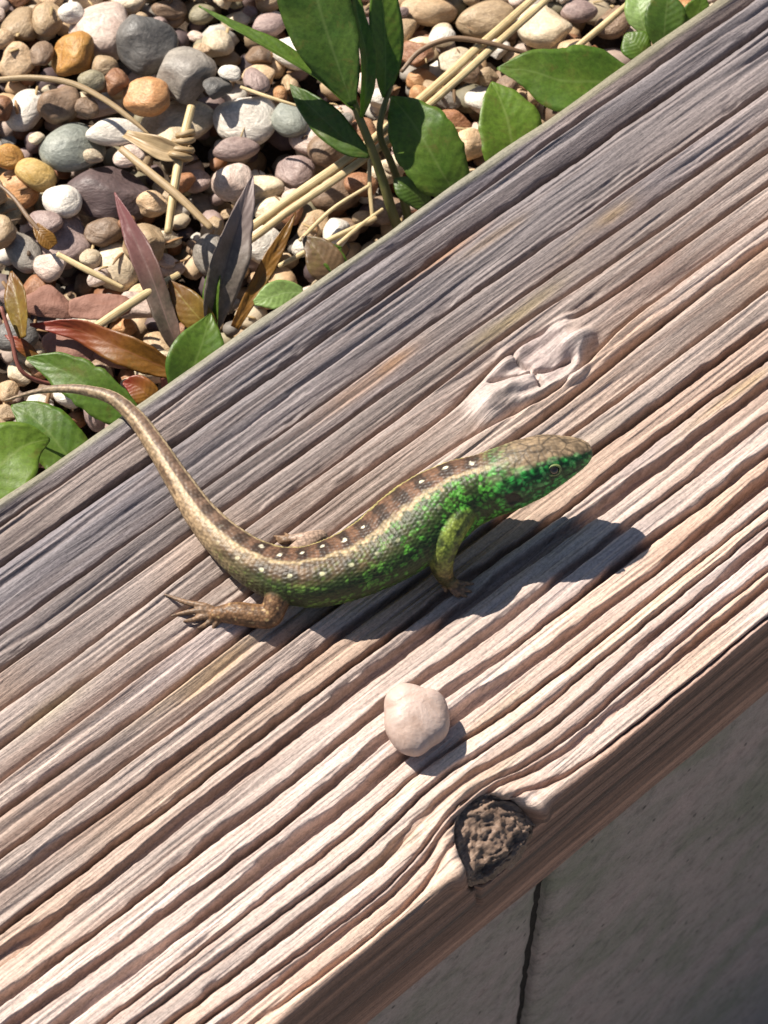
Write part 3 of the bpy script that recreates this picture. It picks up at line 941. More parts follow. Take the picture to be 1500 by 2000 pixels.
for i in order:
    x, y, w, h_, rot, colr, kind, lab = KEYS[i]
    k = 0.0107 * 1.055 / 2
    a, b = w * k * 1.12, h_ * k * 1.12 / 0.93
    c = 0.66 * min(a, b) if kind != 'angular' else 0.8 * min(a, b)
    p = W(x, y, ZTOP - 0.1)
    if not clear_of_plank(p[0], p[1], 0.3): continue
    rt = math.radians(rot)
    if abs(rot) > 45:              # px width/height are given in the frame, not along the axis
        a, b = b, a
    best = None                    # settle: find the height at which it rests where the photo shows it
    for q in range(12):
        zt = -4.2 + 0.25 * q
        pq = W(x, y, zt + 0.3 * c)
        if not clear_of_plank(pq[0], pq[1], 0.3): continue
        zz_ = drop(pq[0], pq[1], a, b, c, rt, commit=False, sink=0.12)
        if zz_ is not None and (best is None or abs(zz_ - zt) < best[0]): best = (abs(zz_ - zt), pq)
    p = best[1]
    put_stone(p[0], p[1], a, b, c, rt, colr, kind, lab, 'pebble' if kind != 'angular' else 'stone', seed=i, sink=0.12,
              name='pebble' if kind != 'angular' else 'stone')
    placed.append((p[0], p[1], min(a, b))); placed_labels.append((p, lab))

# the remaining pebbles that can be picked out between them
import re as _re
ANCH = {}
for (p_, lab_) in placed_labels:
    short = _re.split(r' (?:beside|below|behind|with|next|above|leaning|in|tucked|lying|under|half|right|left|crossed|by|between|beyond)\b', lab_)[0]
    ANCH.setdefault(short, []).append(p_)
ANCH = {k: v[0] for k, v in ANCH.items() if len(v) == 1}
def near_name(x, y):
    b = min(ANCH, key=lambda k: math.hypot(ANCH[k][0] - x, ANCH[k][1] - y))
    d = math.hypot(ANCH[b][0] - x, ANCH[b][1] - y)
    return ('next to the ' if d < 1.6 else 'near the ') + b if d < 5.0 else None
FILL = {'tan': 'small tan pebble in the gravel bed', 'brown': 'small brown pebble in the gravel bed', 'mauve': 'small mauve grey pebble in the gravel bed',
        'cream': 'small cream pebble in the gravel bed', 'rust': 'small rust red pebble in the gravel bed', 'grey': 'small grey pebble in the gravel bed',
        'white': 'small white pebble in the gravel bed', 'pink': 'small pale pink pebble in the gravel bed', 'peach': 'small peach pebble in the gravel bed',
        'slate': 'small dark grey pebble in the gravel bed', 'orange': 'small orange pebble in the gravel bed', 'purple': 'small dark purple pebble in the gravel bed'}
keys = list(FILL); wts = np.array([.17, .12, .08, .22, .06, .03, .12, .09, .12, .01, .05, .01]); wts = wts / wts.sum()
nfill = 0
for t in range(2400):
    if nfill >= 230: break
    px, py = rng.uniform(-120, 1460), rng.uniform(-130, 900)
    if py > 965 - 0.694 * px - 30: continue
    p = W(px, py, ZTOP - 0.2)
    a = 0.20 + 0.36 * rng.uniform() ** 1.4
    b = a * rng.uniform(.65, 1); c = min(a, b) * rng.uniform(.6, .9)
    if not clear_of_plank(p[0], p[1], a): continue
    rot = rng.uniform(0, 3.14)
    # settle: keep the lowest of a few nearby spots
    best = None
    for q in range(6):
        x_, y_ = p[0] + rng.normal() * 0.45, p[1] + rng.normal() * 0.45
        z = drop(x_, y_, a, b, c, rot, commit=False)
        if z is not None and clear_of_plank(x_, y_, a) and (best is None or z + c < best[0]): best = (z + c, x_, y_)
    if best is None or best[0] > -2.2: continue
    if any(math.hypot(best[1] - kx, best[2] - ky) < 0.72 * kr + 0.35 * a for kx, ky, kr in placed): continue
    colr = keys[rng.choice(len(keys), p=wts)]
    kind = ('round', 'facet', 'angular')[rng.choice(3, p=(.30, .42, .28))]
    nm = near_name(best[1], best[2])
    sh = {'round': 'rounded', 'facet': 'blunt', 'angular': 'angular'}[kind]
    lab = FILL[colr] if nm is None else ('tiny ' if a < 0.28 else 'small ') + sh + ' ' + FILL[colr].replace('small ', '').replace(' in the gravel bed', '') + ' ' + nm
    put_stone(best[1], best[2], a, b, c, rot, colr, kind, lab, 'pebble', FILL[colr].replace('small ', '').replace('pebble', 'pebbles'), seed=int(rng.integers(100)), sink=0.03)
    nfill += 1

# crumbs of dry plant matter between the stones, one object
def litter():
    VV, FF, CC, off = [], [], [], 0
    for q in range(420):
        px, py = rng.uniform(-60, 1420), rng.uniform(-60, 900)
        if py > 965 - 0.694 * px - 40: continue
        p = W(px, py, -2.7)
        if not clear_of_plank(p[0], p[1], 0.4): continue
        i, j = int((p[0] - HX0) / HST), int((p[1] - HY0) / HST)
        z = HMAP[i, j]
        if z > -2.9: continue
        L = rng.uniform(.12, .5); a = rng.uniform(0, 6.28); w = rng.uniform(.018, .05)
        d = np.array([math.cos(a), math.sin(a), rng.uniform(-.25, .35)])
        c = p.copy(); c[2] = z + w * .8
        mid = c + np.array([0, 0, rng.uniform(0, .05)])
        V, F, _ = tube([c - d * L / 2, mid, c + d * L / 2], [w, w * 1.2, w * .5], seg=5, flat=.5, n=5)
        VV.append(V); FF += [tuple(int(k) + off for k in f) for f in F]; off += len(V)
        col = np.array([(.42, .30, .15), (.20, .12, .06), (.30, .17, .08), (.10, .06, .035)][rng.integers(4)]) * rng.uniform(.7, 1.2)
        CC.append(np.repeat(col[None], len(V), 0))
    me = mesh_from('plant_litter', np.vstack(VV), FF, (0, 12, BED_Z), True, np.vstack(CC))
    m, nt, b = new_mat('plant_litter', 0.65, 0.3)
    nt.links.new(attr_col(nt), b.inputs['Base Color'])
    tag(link('plant_litter', me, m, (0, 12, BED_Z)), 'crumbs of dry stalk scattered between the pebbles', 'litter', kind='stuff')
litter()

# ------------------------------------------------------------------ the pale stone on the plank
def remeshed(V, F, voxel, smooth_it=2):
    me = bpy.data.meshes.new('tmp')
    me.from_pydata([tuple(v) for v in V], [], [tuple(int(i) for i in f) for f in F])
    o = bpy.data.objects.new('tmp', me); COL.objects.link(o)
    md = o.modifiers.new('r', 'REMESH'); md.mode = 'VOXEL'; md.voxel_size = voxel; md.adaptivity = 0.0
    if smooth_it:
        ms = o.modifiers.new('s', 'SMOOTH'); ms.iterations = smooth_it; ms.factor = 0.5
    dg = bpy.context.evaluated_depsgraph_get(); dg.update()
    ev = o.evaluated_get(dg)
    m2 = bpy.data.meshes.new_from_object(ev)
    bpy.data.objects.remove(o); bpy.data.meshes.remove(me)
    n = len(m2.vertices); co = np.zeros(n * 3, np.float32); m2.vertices.foreach_get('co', co)
    nl = len(m2.loops); li = np.zeros(nl, np.int32); m2.loops.foreach_get('vertex_index', li)
    npol = len(m2.polygons); tot = np.zeros(npol, np.int32); m2.polygons.foreach_get('loop_total', tot)
    assert (tot == 4).all()
    nn = np.zeros(n * 3, np.float32); m2.vertices.foreach_get('normal', nn)
    bpy.data.meshes.remove(m2)
    return co.reshape(-1, 3).astype(float), li.reshape(-1, 4), nn.reshape(-1, 3).astype(float)

def plank_stone():
    base = W(814, 1430, 0.0)
    out = [(757, 1354), (776, 1339), (806, 1340), (830, 1349), (850, 1349), (867, 1364), (877, 1398), (873, 1432), (846, 1453), (816, 1474), (786, 1468), (761, 1438), (752, 1396)]
    O = np.array([W(x, y, 0.42) for x, y in out]); c0 = O.mean(0)
    an = np.arctan2(O[:, 1] - c0[1], O[:, 0] - c0[0]); rd = np.hypot(O[:, 1] - c0[1], O[:, 0] - c0[0])
    o_ = np.argsort(an); an, rd = an[o_], rd[o_]
    an = np.r_[an - 2 * np.pi, an, an + 2 * np.pi]; rd = np.r_[rd, rd, rd]
    P, F = ICO3
    th = np.arctan2(P[:, 1], P[:, 0]); R = np.interp(th, an, rd)
    ph = np.arcsin(np.clip(P[:, 2], -1, 1)); cp = np.cos(ph) ** 0.75
    zt = np.sign(P[:, 2]) * np.abs(np.sin(ph)) ** 0.9
    V = np.column_stack([c0[0] + R * cp * np.cos(th), c0[1] + R * cp * np.sin(th), c0[2] + 0.46 * zt * (1 + 0.12 * np.cos(th - 2.4) * cp)])
    V, F, Nn = remeshed(V, F, 0.035, 8)
    V = V + Nn * (0.03 * fbm(V[:, 0] * 2.2, V[:, 1] * 2.2, V[:, 2] * 2.2, seed=401))[:, None]
    V[:, 2] += plank_z(base) - V[:, 2].min() - 0.05
    me = mesh_from('beige_stone', V, F, base)
    m, nt, b = new_mat('beige_stone', 0.5, 0.45)
    v = coords(nt)
    n1 = tex_noise(nt, v, 1.6, 4, 0.55, 0.6); n2 = tex_noise(nt, v, 14, 3, 0.6)
    c = ramp(nt, n1, [(0.3, (.37, .26, .21)), (0.55, (.47, .36, .31)), (0.75, (.43, .31, .27))])
    nt.links.new(c, b.inputs['Base Color'])
    pb = bump(nt, b, n1, 0.5, 0.12)
    bump(nt, b, n2, 0.45, 0.02, pb)
    b.inputs['Subsurface Weight'].default_value = 0.15; b.inputs['Subsurface Radius'].default_value = (.0012, .0008, .0006); b.inputs['Subsurface Scale'].default_value = 1.0
    o = link('beige_stone', me, m, base)
    tag(o, 'smooth beige pebble lying alone on the timber plank', 'pebble')
plank_stone()

# ------------------------------------------------------------------ the lizard
# spine stations: x, y of the middle of the section in the photo, height, half width, half height, roll (deg)
SP = [
 (1154, 878, 1.76, .14, .12, 10), (1139, 882, 1.75, .29, .24, 10), (1108, 890, 1.71, .43, .40, 11), (1072, 901, 1.64, .54, .53, 12),
 (1030, 917, 1.55, .61, .63, 13), (988, 935, 1.42, .62, .65, 15), (945, 950, 1.26, .63, .66, 17), (898, 968, 1.10, .74, .70, 20),
 (848, 998, .94, .88, .73, 23), (797, 1034, .80, .95, .70, 25), (738, 1076, .64, .88, .60, 25), (672, 1108, .58, .79, .57, 24),
 (605, 1125, .53, .70, .53, 22), (548, 1120, .48, .60, .47, 18), (495, 1098, .44, .51, .42, 13), (446, 1062, .40, .42, .36, 9),
 (398, 1012, .34, .345, .30, 5), (352, 945, .28, .28, .25, 2), (306, 873, .24, .225, .205, 0), (263, 814, .24, .185, .17, 0),
 (222, 779, .26, .15, .145, 0), (180, 765, .16, .12, .115, 0), (133, 759, -.02, .095, .09, 0), (85, 762, -.25, .07, .068, 0),
 (42, 772, -.50, .045, .045, 0), (8, 783, -.75, .02, .02, 0)]
spw = np.array([np.r_[W(x, y, z), a, b, math.radians(r)] for x, y, z, a, b, r in SP])
SQ = catmull(spw, 260)
SC, SA, SB_, SR = SQ[:, :3], SQ[:, 3], SQ[:, 4], SQ[:, 5]
ST = nrmz(np.gradient(SC, axis=0))
side0 = nrmz(np.cross(ST, np.array([0, 0, 1.0])))           # spine runs snout -> tail, this points to the far side
side0 = np.where((side0 @ np.array([0, -1.0, 0]))[:, None] > -9, side0, side0)
up0 = np.cross(side0, ST)
# near side = towards the camera's side of the animal
NEAR = -side0 if (side0[60] @ np.array([0.5, -1, 0])) < 0 else side0
cr_, sr_ = np.cos(SR)[:, None], np.sin(SR)[:, None]
LS = NEAR * cr_ + up0 * sr_                                  # lateral axis, near side positive; back rolled towards the sun
LU = up0 * cr_ - NEAR * sr_
SLEN = np.r_[0, np.cumsum(np.linalg.norm(np.diff(SC, axis=0), axis=1))]

def body_loft():
    seg = 44
    th = np.linspace(0, 2 * np.pi, seg, endpoint=False)
    x = np.sin(th); y = np.cos(th)
    ex = np.sign(x) * np.abs(x) ** 0.86
    ey = np.where(y > 0, np.abs(y) ** 0.92, -np.abs(y) ** 0.80)
    a = SA * (1 + 0.015 * noise(SLEN * 2.1, seed=430))
    V = SC[:, None] + LS[:, None] * (a[:, None] * ex)[..., None] + LU[:, None] * (SB_[:, None] * ey)[..., None]
    n = len(SC)
    V = V.reshape(-1, 3)
    F = [tuple(f) for f in grid_faces(n, seg, True)]
    F.append(tuple(range(seg))[::-1]); F.append(tuple((n - 1) * seg + np.arange(seg)))
    return V, F
PARTS = [body_loft()]
LEGS = []       # centreline samples: points, radii, kind
def limb(P, R, kind, n=26, seg=14):
    Pw = [W(x, y, z) for x, y, z in P]
    V, F, _ = tube(Pw, R, seg=seg, n=n)
    PARTS.append((V, F))
    Q = catmull(np.column_stack([np.array(Pw), R]), 40)
    LEGS.append((Q[:, :3], Q[:, 3], kind))
# near hind leg: thigh towards the camera, shank folded back, long toes
limb([(560, 1118, .50), (548, 1150, .50), (536, 1186, .36), (527, 1203, .26), (500, 1203, .25), (462, 1198, .24), (434, 1199, .18), (415, 1201, .13)],
     [.30, .29, .26, .25, .25, .24, .185, .14], 'hind', n=44)
for P, R in (([(425, 1196, .13), (400, 1184, .20), (365, 1177, .14), (322, 1161, .05)], [.085, .075, .06, .028]),
             ([(423, 1200, .12), (395, 1193, .19), (366, 1196, .12), (334, 1203, .02)], [.085, .075, .058, .026]),
             ([(423, 1202, .12), (398, 1204, .16), (378, 1210, .10), (358, 1214, .02)], [.08, .068, .055, .026]),
             ([(426, 1203, .12), (410, 1214, .12), (398, 1222, .06), (385, 1228, .01)], [.075, .06, .05, .026]),
             ([(436, 1202, .12), (424, 1216, .11), (416, 1226, .06), (408, 1232, .01)], [.07, .058, .046, .026])):
    limb(P, R, 'toe', n=20, seg=9)
# near fore leg: elbow back, forearm down, hand forward
limb([(918, 975, 1.15), (898, 1006, 1.27), (876, 1044, 1.20), (864, 1080, .95), (864, 1110, .58), (872, 1130, .26), (886, 1142, .12)],
     [.34, .33, .31, .28, .23, .17, .13], 'fore', n=36)
for P, R in (([(876, 1132, .13), (892, 1146, .12), (908, 1152, .07), (922, 1156, .0)], [.075, .062, .05, .026]),
             ([(876, 1132, .13), (890, 1150, .12), (902, 1160, .06), (913, 1166, .0)], [.075, .062, .05, .026]),
             ([(874, 1133, .13), (882, 1150, .12), (890, 1160, .06), (897, 1167, .0)], [.072, .06, .05, .026]),
             ([(876, 1130, .13), (896, 1138, .12), (912, 1140, .07), (926, 1140, .0)], [.07, .06, .048, .026]),
             ([(870, 1130, .13), (868, 1144, .10), (870, 1152, .05), (873, 1158, .0)], [.068, .056, .045, .026])):
    limb(P, R, 'toe', n=18, seg=9)
# far hind leg: only its knee and shank show beyond the back
limb([(560, 1104, .46), (590, 1072, .42), (616, 1054, .32), (626, 1050, .24), (606, 1051, .16), (582, 1052, .10), (568, 1053, .08)],
     [.24, .22, .19, .17, .15, .115, .09], 'far', n=36)
for dx, dy in ((-34, -6), (-30, 2), (-26, 9), (-12, -12)):
    limb([(572, 1053, .09), (568 + dx * .5, 1053 + dy * .5, .09), (568 + dx, 1053 + dy, .0)], [.07, .052, .024], 'toe', n=14, seg=8)
# far fore leg, behind the chest
limb([(905, 940, .86), (880, 930, .70), (862, 940, .50), (872, 950, .25), (890, 950, .08)], [.22, .20, .17, .13, .10], 'far', n=30)
for dx, dy in ((22, -4), (20, 4), (14, 10), (10, -10)):
    limb([(886, 950, .09), (890 + dx * .5, 950 + dy * .5, .08), (890 + dx, 950 + dy, .0)], [.065, .05, .024], 'toe', n=14, seg=8)

def build_lizard():
    VV, FF, off = [], [], 0
    for V, F in PARTS:
        VV.append(V); FF += [tuple(int(i) + off for i in f) for f in F]; off += len(V)
    V, F, Nn = remeshed(np.vstack(VV), FF, 0.0215, 3)
    n = len(V)
    # nearest place on the spine
    idx = np.zeros(n, int); 
    for s in range(0, n, 20000):
        d = ((V[s:s + 20000, None, :] - SC[None]) ** 2).sum(-1)
        idx[s:s + 20000] = d.argmin(1)
    rel = V - SC[idx]
    lat = (rel * LS[idx]).sum(1) / SA[idx]
    vert = (rel * LU[idx]).sum(1) / SB_[idx]
    th = np.arctan2(lat, vert)                      # 0 on the back, + near side
    rb = np.hypot(lat, vert)
    th = (th + 0.24 + np.pi) % (2 * np.pi) - np.pi     # the back faces the sun, so the pattern sits over to the far side
    s = SLEN[idx] + (rel * ST[idx]).sum(1)
    leg = np.zeros(n, int); rl = np.full(n, 9.0); tl = np.zeros(n)
    for C, R, kind in LEGS:
        m = np.where((V > C.min(0) - .5).all(1) & (V < C.max(0) + .5).all(1))[0]
        if len(m) == 0: continue
        d = np.sqrt(((V[m, None, :] - C[None]) ** 2).sum(-1))
        q = d / R[None]
        k = q.argmin(1); qq = q.min(1)
        upd = qq < rl[m]
        mm = m[upd]
        rl[mm] = qq[upd]; tl[mm] = k[upd] / 39.0
        leg[mm] = {'hind': 1, 'fore': 2, 'toe': 3, 'far': 4}[kind]
    wleg = np.where(leg > 0, sstep(0.10, -0.12, rl - np.maximum(rb, 0.0) + 0.05), 0.0) * (rl < 1.35)
    # landmarks along the spine
    def s_at(x):
        k = np.argmin(np.abs(np.array([q[0] for q in SP]) - x)); 
        return SLEN[np.argmin(((SC - spw[k, :3]) ** 2).sum(1))]
    s_head, s_neck, s_sh, s_hip, s_t1 = s_at(1030), s_at(945), s_at(850), s_at(548), s_at(398)
    arc = th * SA[idx]                                # distance round the body, cm
    C = lambda *c: np.array(c)
    x, y, z = V.T
    n1 = fbm(s * 3.2, arc * 3.2, seed=441); n2 = noise(s * 9, arc * 9, seed=442); n3 = noise(s * 16, arc * 16, seed=443)
    w_tail = sstep(s_hip - .3, s_t1, s)[:, None]
    w_head = sstep(s_neck, s_head, s)[:, None]
    w_front = sstep(s_hip - 0.3, s_sh, s)[:, None]   # 0 at shoulders .. 1 at hips (s grows to the tail)
    w_front = sstep(s_sh + 0.2, s_hip - 0.2, s)[:, None]
    # --- back band
    pos = (s - 1.55) / 0.52
    ph = np.abs((pos + 0.12 * n1) % 1 - 0.5) * 2      # 1 at blotch border, 0 in its middle
    blot = sstep(0.72, 0.30, ph + 0.35 * n2 * .5)
    band = C(.125, .062, .034) * (1 + 0.35 * n2[:, None]) * (1 - blot[:, None] * 0.68)
    sdot = np.abs((pos + 0.5) % 1 - 0.5) 
    dist = np.hypot(((pos % 1) - 0.5) * 0.45, arc - 0.03 - 0.06 * np.sin(np.floor(pos) * 2.1))
    dot = (_hash(np.floor(pos).astype(np.int64), np.zeros(n, np.int64), np.zeros(n, np.int64), 5) > 0.22) * sstep(0.060, 0.030, dist + 0.028 * n3 + 0.012 * np.sin(np.floor(pos) * 4.3)) * 0.9 * (s > s_head + .5)
    band = band * (1 - dot[:, None]) + dot[:, None] * C(.72, .66, .50)
    # --- pale dorsolateral stripe
    ath = np.abs(th)
    e1 = 0.42 + 0.06 * n2 + 0.03 * n3; e2 = 0.54 + 0.08 * n2 + 0.06 * n3
    strp = sstep(e1 - .07, e1 + .05, ath) * sstep(e2 + .10, e2 - .04, ath)
    stripe = C(.36, .265, .145) * (1 + 0.28 * n3[:, None])
    stripe = stripe * (1 - 0.5 * (th < 0)[:, None] * (1 - w_tail)) + 0.5 * (th < 0)[:, None] * (1 - w_tail) * C(.42, .38, .10)
    # --- flank
    g = C(.085, .36, .035) * (1 - w_front) + C(.12, .22, .035) * w_front
    g = g * (1 - w_head * .6) + w_head * .6 * C(.04, .42, .075)
    d1, d2 = cellular(s * 7.2 + .5 * n1, arc * 7.2 + .4 * n2, np.zeros(n), 61)
    mott = sstep(0.30, 0.62, d1 + 0.20 * n1)
    ret = sstep(0.16, 0.04, d2 - d1)
    flank = g * (1 + 0.5 * n3[:, None] + 0.35 * n2[:, None])
    dark = np.clip(mott * 0.85 + 0.5 * ret + 0.5 * sstep(-.25, .4, n1) + 0.25 * sstep(s_neck, s_sh + .6, s), 0, 0.93)[:, None]
    flank = flank * (1 - dark) + dark * C(.022, .030, .010)
    # brown upper flank with eye spots, stronger to the rear
    upf = (sstep(1.40, 0.95, ath + 0.18 * n1) )[:, None] * (0.2 + 0.72 * w_front)
    br = C(.125, .070, .036) * (1 + .4 * n2[:, None])
    oc = np.hypot((((s + .2) / 0.55) % 1 - .5) * 0.55, (ath - 0.98) * SA[idx])
    br = br * (1 - sstep(0.20, 0.11, oc)[:, None] * 0.7)
    od = sstep(0.06, 0.03, oc + .01 * n3)[:, None]
    br = br * (1 - od) + od * C(.62, .58, .36)
    flank = flank * (1 - upf) + upf * br
    # belly
    bel = sstep(2.4, 2.8, ath)[:, None]
    flank = flank * (1 - bel) + bel * C(.34, .42, .10)
    mid = sstep(e2 - .03, e2 + .05, ath)[:, None]
    bandm = sstep(e1 + .02, e1 - .05, ath)[:, None]
    body = flank * mid + band * (1 - mid)
    body = body * (1 - strp[:, None]) + strp[:, None] * stripe
    # --- tail: straw coloured sides, brown middle
    ts = C(.33, .225, .13) * (1 + .25 * n2[:, None] + 0.15 * n3[:, None])
    rings = sstep(-0.1, 0.4, noise(s * 3.4, ath * 2.5, seed=447))[:, None] * 0.75
    tb = C(.165, .10, .065) * (1 - 0.55 * blot[:, None] * (1 - sstep(s_t1, s_t1 + 2.5, s)[:, None]))
    tm = sstep(.55, .36, ath + .06 * n2)[:, None]
    tl_ = sstep(.38, .48, ath)[:, None] * sstep(.80, .60, ath + .1 * n2)[:, None]
    tdk = sstep(.85, 1.0, ath)[:, None] * sstep(1.6, 1.2, ath + .2 * n1)[:, None] * 0.55
    tail = ts * (1 - tm) + tm * tb
    tail = tail * (1 - tl_) + tl_ * C(.46, .34, .20)
    tail = tail * (1 - tdk * rings * 2) + tdk * rings * 2 * C(.10, .055, .03)
    tail = tail * (1 - 0.35 * sstep(s_t1 + 2, s_t1 + 6, s)[:, None]) + 0.35 * sstep(s_t1 + 2, s_t1 + 6, s)[:, None] * C(.26, .21, .16)
    body = body * (1 - w_tail) + w_tail * tail
    # --- head: brown plates on top, emerald cheeks
    hp1, hp2 = cellular(s * 3.0, arc * 3.0, np.zeros(n), 71)
    plate = C(.25, .175, .105) * (1 + .35 * noise(s * 4, arc * 4, seed=448)[:, None] + .3 * n3[:, None]) * (1 - 0.55 * sstep(.10, .03, hp2 - hp1)[:, None])
    topw = sstep(1.02, 0.82, ath + 0.10 * n2)[:, None] * w_head
    cheek = C(.045, .42, .075) * (1 + .6 * n2[:, None] + .4 * n3[:, None])
    cd_ = np.clip(sstep(.28, .55, d1 + .25 * n1) * .75 + 0.7 * sstep(0.15, 0.03, d2 - d1), 0, .9)[:, None]
    cheek = cheek * (1 - cd_) + cd_ * C(.008, .030, .012)
    pale = (sstep(.35, .75, n2 + .5 * n3) * .5)[:, None]
    cheek = cheek * (1 - pale) + pale * C(.22, .50, .16)
    jaw = sstep(2.15, 2.6, ath)[:, None]
    cheek = cheek * (1 - jaw) + jaw * (C(.12, .30, .05) * (1 + .4 * n3[:, None]))
    hd = cheek * (1 - topw) + topw * plate
    edge = (np.exp(-((ath - 0.95) / 0.09) ** 2) * sstep(-.2, .5, n2))[:, None] * .6
    hd = hd * (1 - edge) + edge * C(.50, .46, .30)
    whs = w_head * (ath > -1)[:, None]
    body = body * (1 - whs) + whs * hd
    # mouth line, ear opening, eye socket
    m_l = np.exp(-((ath - 2.0 + 0.10 * s) / 0.055) ** 2) * sstep(1.75, 1.45, s) * sstep(.02, .15, s)
    body = body * (1 - .75 * m_l[:, None]) + .75 * m_l[:, None] * C(.02, .03, .012)
    s_ear = s_at(988) - 0.05
    ear = np.hypot((s - s_ear) / 0.15, (ath - 1.80) * SA[idx] / 0.19)
    we = sstep(1.15, .75, ear + .15 * n2)[:, None]
    body = body * (1 - we) + we * C(.014, .016, .010)
    s_eye = s_at(1072)
    eye = np.hypot((s - s_eye) / 0.26, (ath - 1.42) * SA[idx] / 0.19)
    we = sstep(1.15, .7, eye + .2 * n3)[:, None] * .85
    body = body * (1 - we) + we * C(.012, .03, .012)
    # --- legs
    lg = np.zeros((n, 3))
    l3 = fbm(x * 6, y * 6, z * 6, seed=449); l4 = noise(x * 14, y * 14, z * 14, seed=450)
    hind = C(.185, .098, .046) * (1 + .35 * l4[:, None]); dk = sstep(.05, .4, l3)[:, None] * .6
    hind = hind * (1 - dk) + dk * C(.07, .035, .018)
    spots = sstep(.62, .8, l4)[:, None] * .6
    hind = hind * (1 - spots) + spots * C(.50, .36, .16)
    fore = C(.20, .25, .04) * (1 + .35 * l4[:, None])
    t_ = sstep(.45, .85, tl)[:, None]
    fore = fore * (1 - t_) + t_ * C(.20, .125, .055)
    dk = np.clip(sstep(.0, .35, l3) * .8 + .5 * sstep(.4, .1, tl), 0, .9)[:, None]
    fore = fore * (1 - dk) + dk * C(.035, .045, .015)
    toe = C(.20, .12, .07) * (1 + .25 * l4[:, None]) * (1 - .3 * sstep(.8, 1.0, tl)[:, None])
    far = C(.34, .235, .175) * (1 + .25 * l4[:, None])
    for k, c in ((1, hind), (2, fore), (3, toe), (4, far)):
        lg = np.where((leg == k)[:, None], c, lg)
    wl = wleg[:, None]
    colr = np.clip(body * (1 - wl) + wl * lg, .004, .85)
    # --- scales raised on the skin
    k = 10.0
    row = np.floor(s * k)
    uu = arc * k + 0.5 * (row % 2)
    sc = (1 - np.abs((s * k) % 1 - .5) * 2) * (1 - np.abs(uu % 1 - .5) * 2)
    amp = 0.013 * (1 - wleg) * np.clip(SA[idx] / .4, .25, 1) * (1 - 0.5 * w_head[:, 0])
    V2 = V + Nn * (amp * (sc - .3) + 0.010 * n1 * (1 - wleg) - 0.03 * sstep(1.0, .5, ear) * (wleg < .5) - 0.012 * m_l)[:, None]
    # brow ridges above the eyes
    brow = np.exp(-((s - s_eye) / .28) ** 2 - ((ath - .85) / .18) ** 2)
    V2 += Nn * (0.035 * brow)[:, None]
    suv = np.column_stack([s, arc, wleg])
    return V2, F, colr, suv, s_eye

lz_base = W(700, 1115, 0.0); lz_base[2] = plank_z(lz_base)
LV, LF, LC, LSUV, S_EYE = build_lizard()
lizard = empty('lizard', lz_base, 'green and brown lizard basking on the timber plank with raised head', 'lizard')
def make_skin():
    m, nt, b = new_mat('lizard_skin', 0.5, 0.35)
    c = attr_col(nt)
    v = coords(nt, (1, 1, 1), attr='suv')
    vo = nt.nodes.new('ShaderNodeTexVoronoi'); vo.inputs['Scale'].default_value = 10.0; vo.inputs['Randomness'].default_value = 0.55
    mp = nt.nodes.new('ShaderNodeMapping'); mp.inputs['Scale'].default_value = (1, 1, 0); nt.links.new(v, mp.inputs[0])
    nt.links.new(mp.outputs[0], vo.inputs['Vector'])
    ov = coords(nt)
    vo2 = nt.nodes.new('ShaderNodeTexVoronoi'); vo2.inputs['Scale'].default_value = 15.0
    nt.links.new(ov, vo2.inputs['Vector'])
    sep = nt.nodes.new('ShaderNodeSeparateXYZ'); nt.links.new(v, sep.inputs[0])
    mx = nt.nodes.new('ShaderNodeMix'); nt.links.new(sep.outputs['Z'], mx.inputs[0])
    nt.links.new(vo.outputs['Distance'], mx.inputs[2]); nt.links.new(vo2.outputs['Distance'], mx.inputs[3])
    h = mx.outputs[0]
    k = ramp(nt, h, [(0.1, 1.15), (0.45, 0.92), (0.7, 0.5)])
    c = mixc(nt, 0.8, c, k, 'MULTIPLY')
    nt.links.new(c, b.inputs['Base Color'])
    inv = nt.nodes.new('ShaderNodeMath'); inv.operation = 'SUBTRACT'; inv.inputs[0].default_value = 1.0; nt.links.new(h, inv.inputs[1])
    bump(nt, b, inv.outputs[0], 0.55, 0.016)
    return m
SKIN = make_skin()
link('body', mesh_from('body', LV, LF, lz_base, True, LC, LSUV), SKIN, parent=lizard)
EYEM, nt_, b_ = new_mat('lizard_eye', 0.08, 0.8); b_.inputs['Base Color'].default_value = (.012, .008, .005, 1)
LIDM, nt_, b_ = new_mat('lizard_eyelid', 0.5, 0.4); b_.inputs['Base Color'].default_value = (.16, .20, .07, 1)
ie = int(np.argmin(np.abs(SLEN - S_EYE)))
for sgn in (1, -1):
    a_ = 1.10 if sgn > 0 else -1.78
    p = SC[ie] + LS[ie] * SA[ie] * math.sin(a_) * .90 + LU[ie] * SB_[ie] * math.cos(a_) * .92
    out = nrmz(LS[ie] * math.sin(a_) + LU[ie] * math.cos(a_))
    e = link('eye', mesh_from('eye', ICO3[0] * 0.115 + p, ICO3[1], lz_base), EYEM, parent=lizard)
    # lid: a ring round the eye
    t1 = nrmz(np.cross(out, ST[ie])); t2 = np.cross(t1, out)
    ring = [p + out * 0.055 + (t2 * math.cos(q) * 0.135 + t1 * math.sin(q) * 0.10) for q in np.linspace(0, 2 * math.pi, 15)]
    V, F, _ = tube(ring, [.028] * 15, seg=7, n=30)
    l = link('eyelid', mesh_from('eyelid', V, F, lz_base), LIDM); l.parent = e

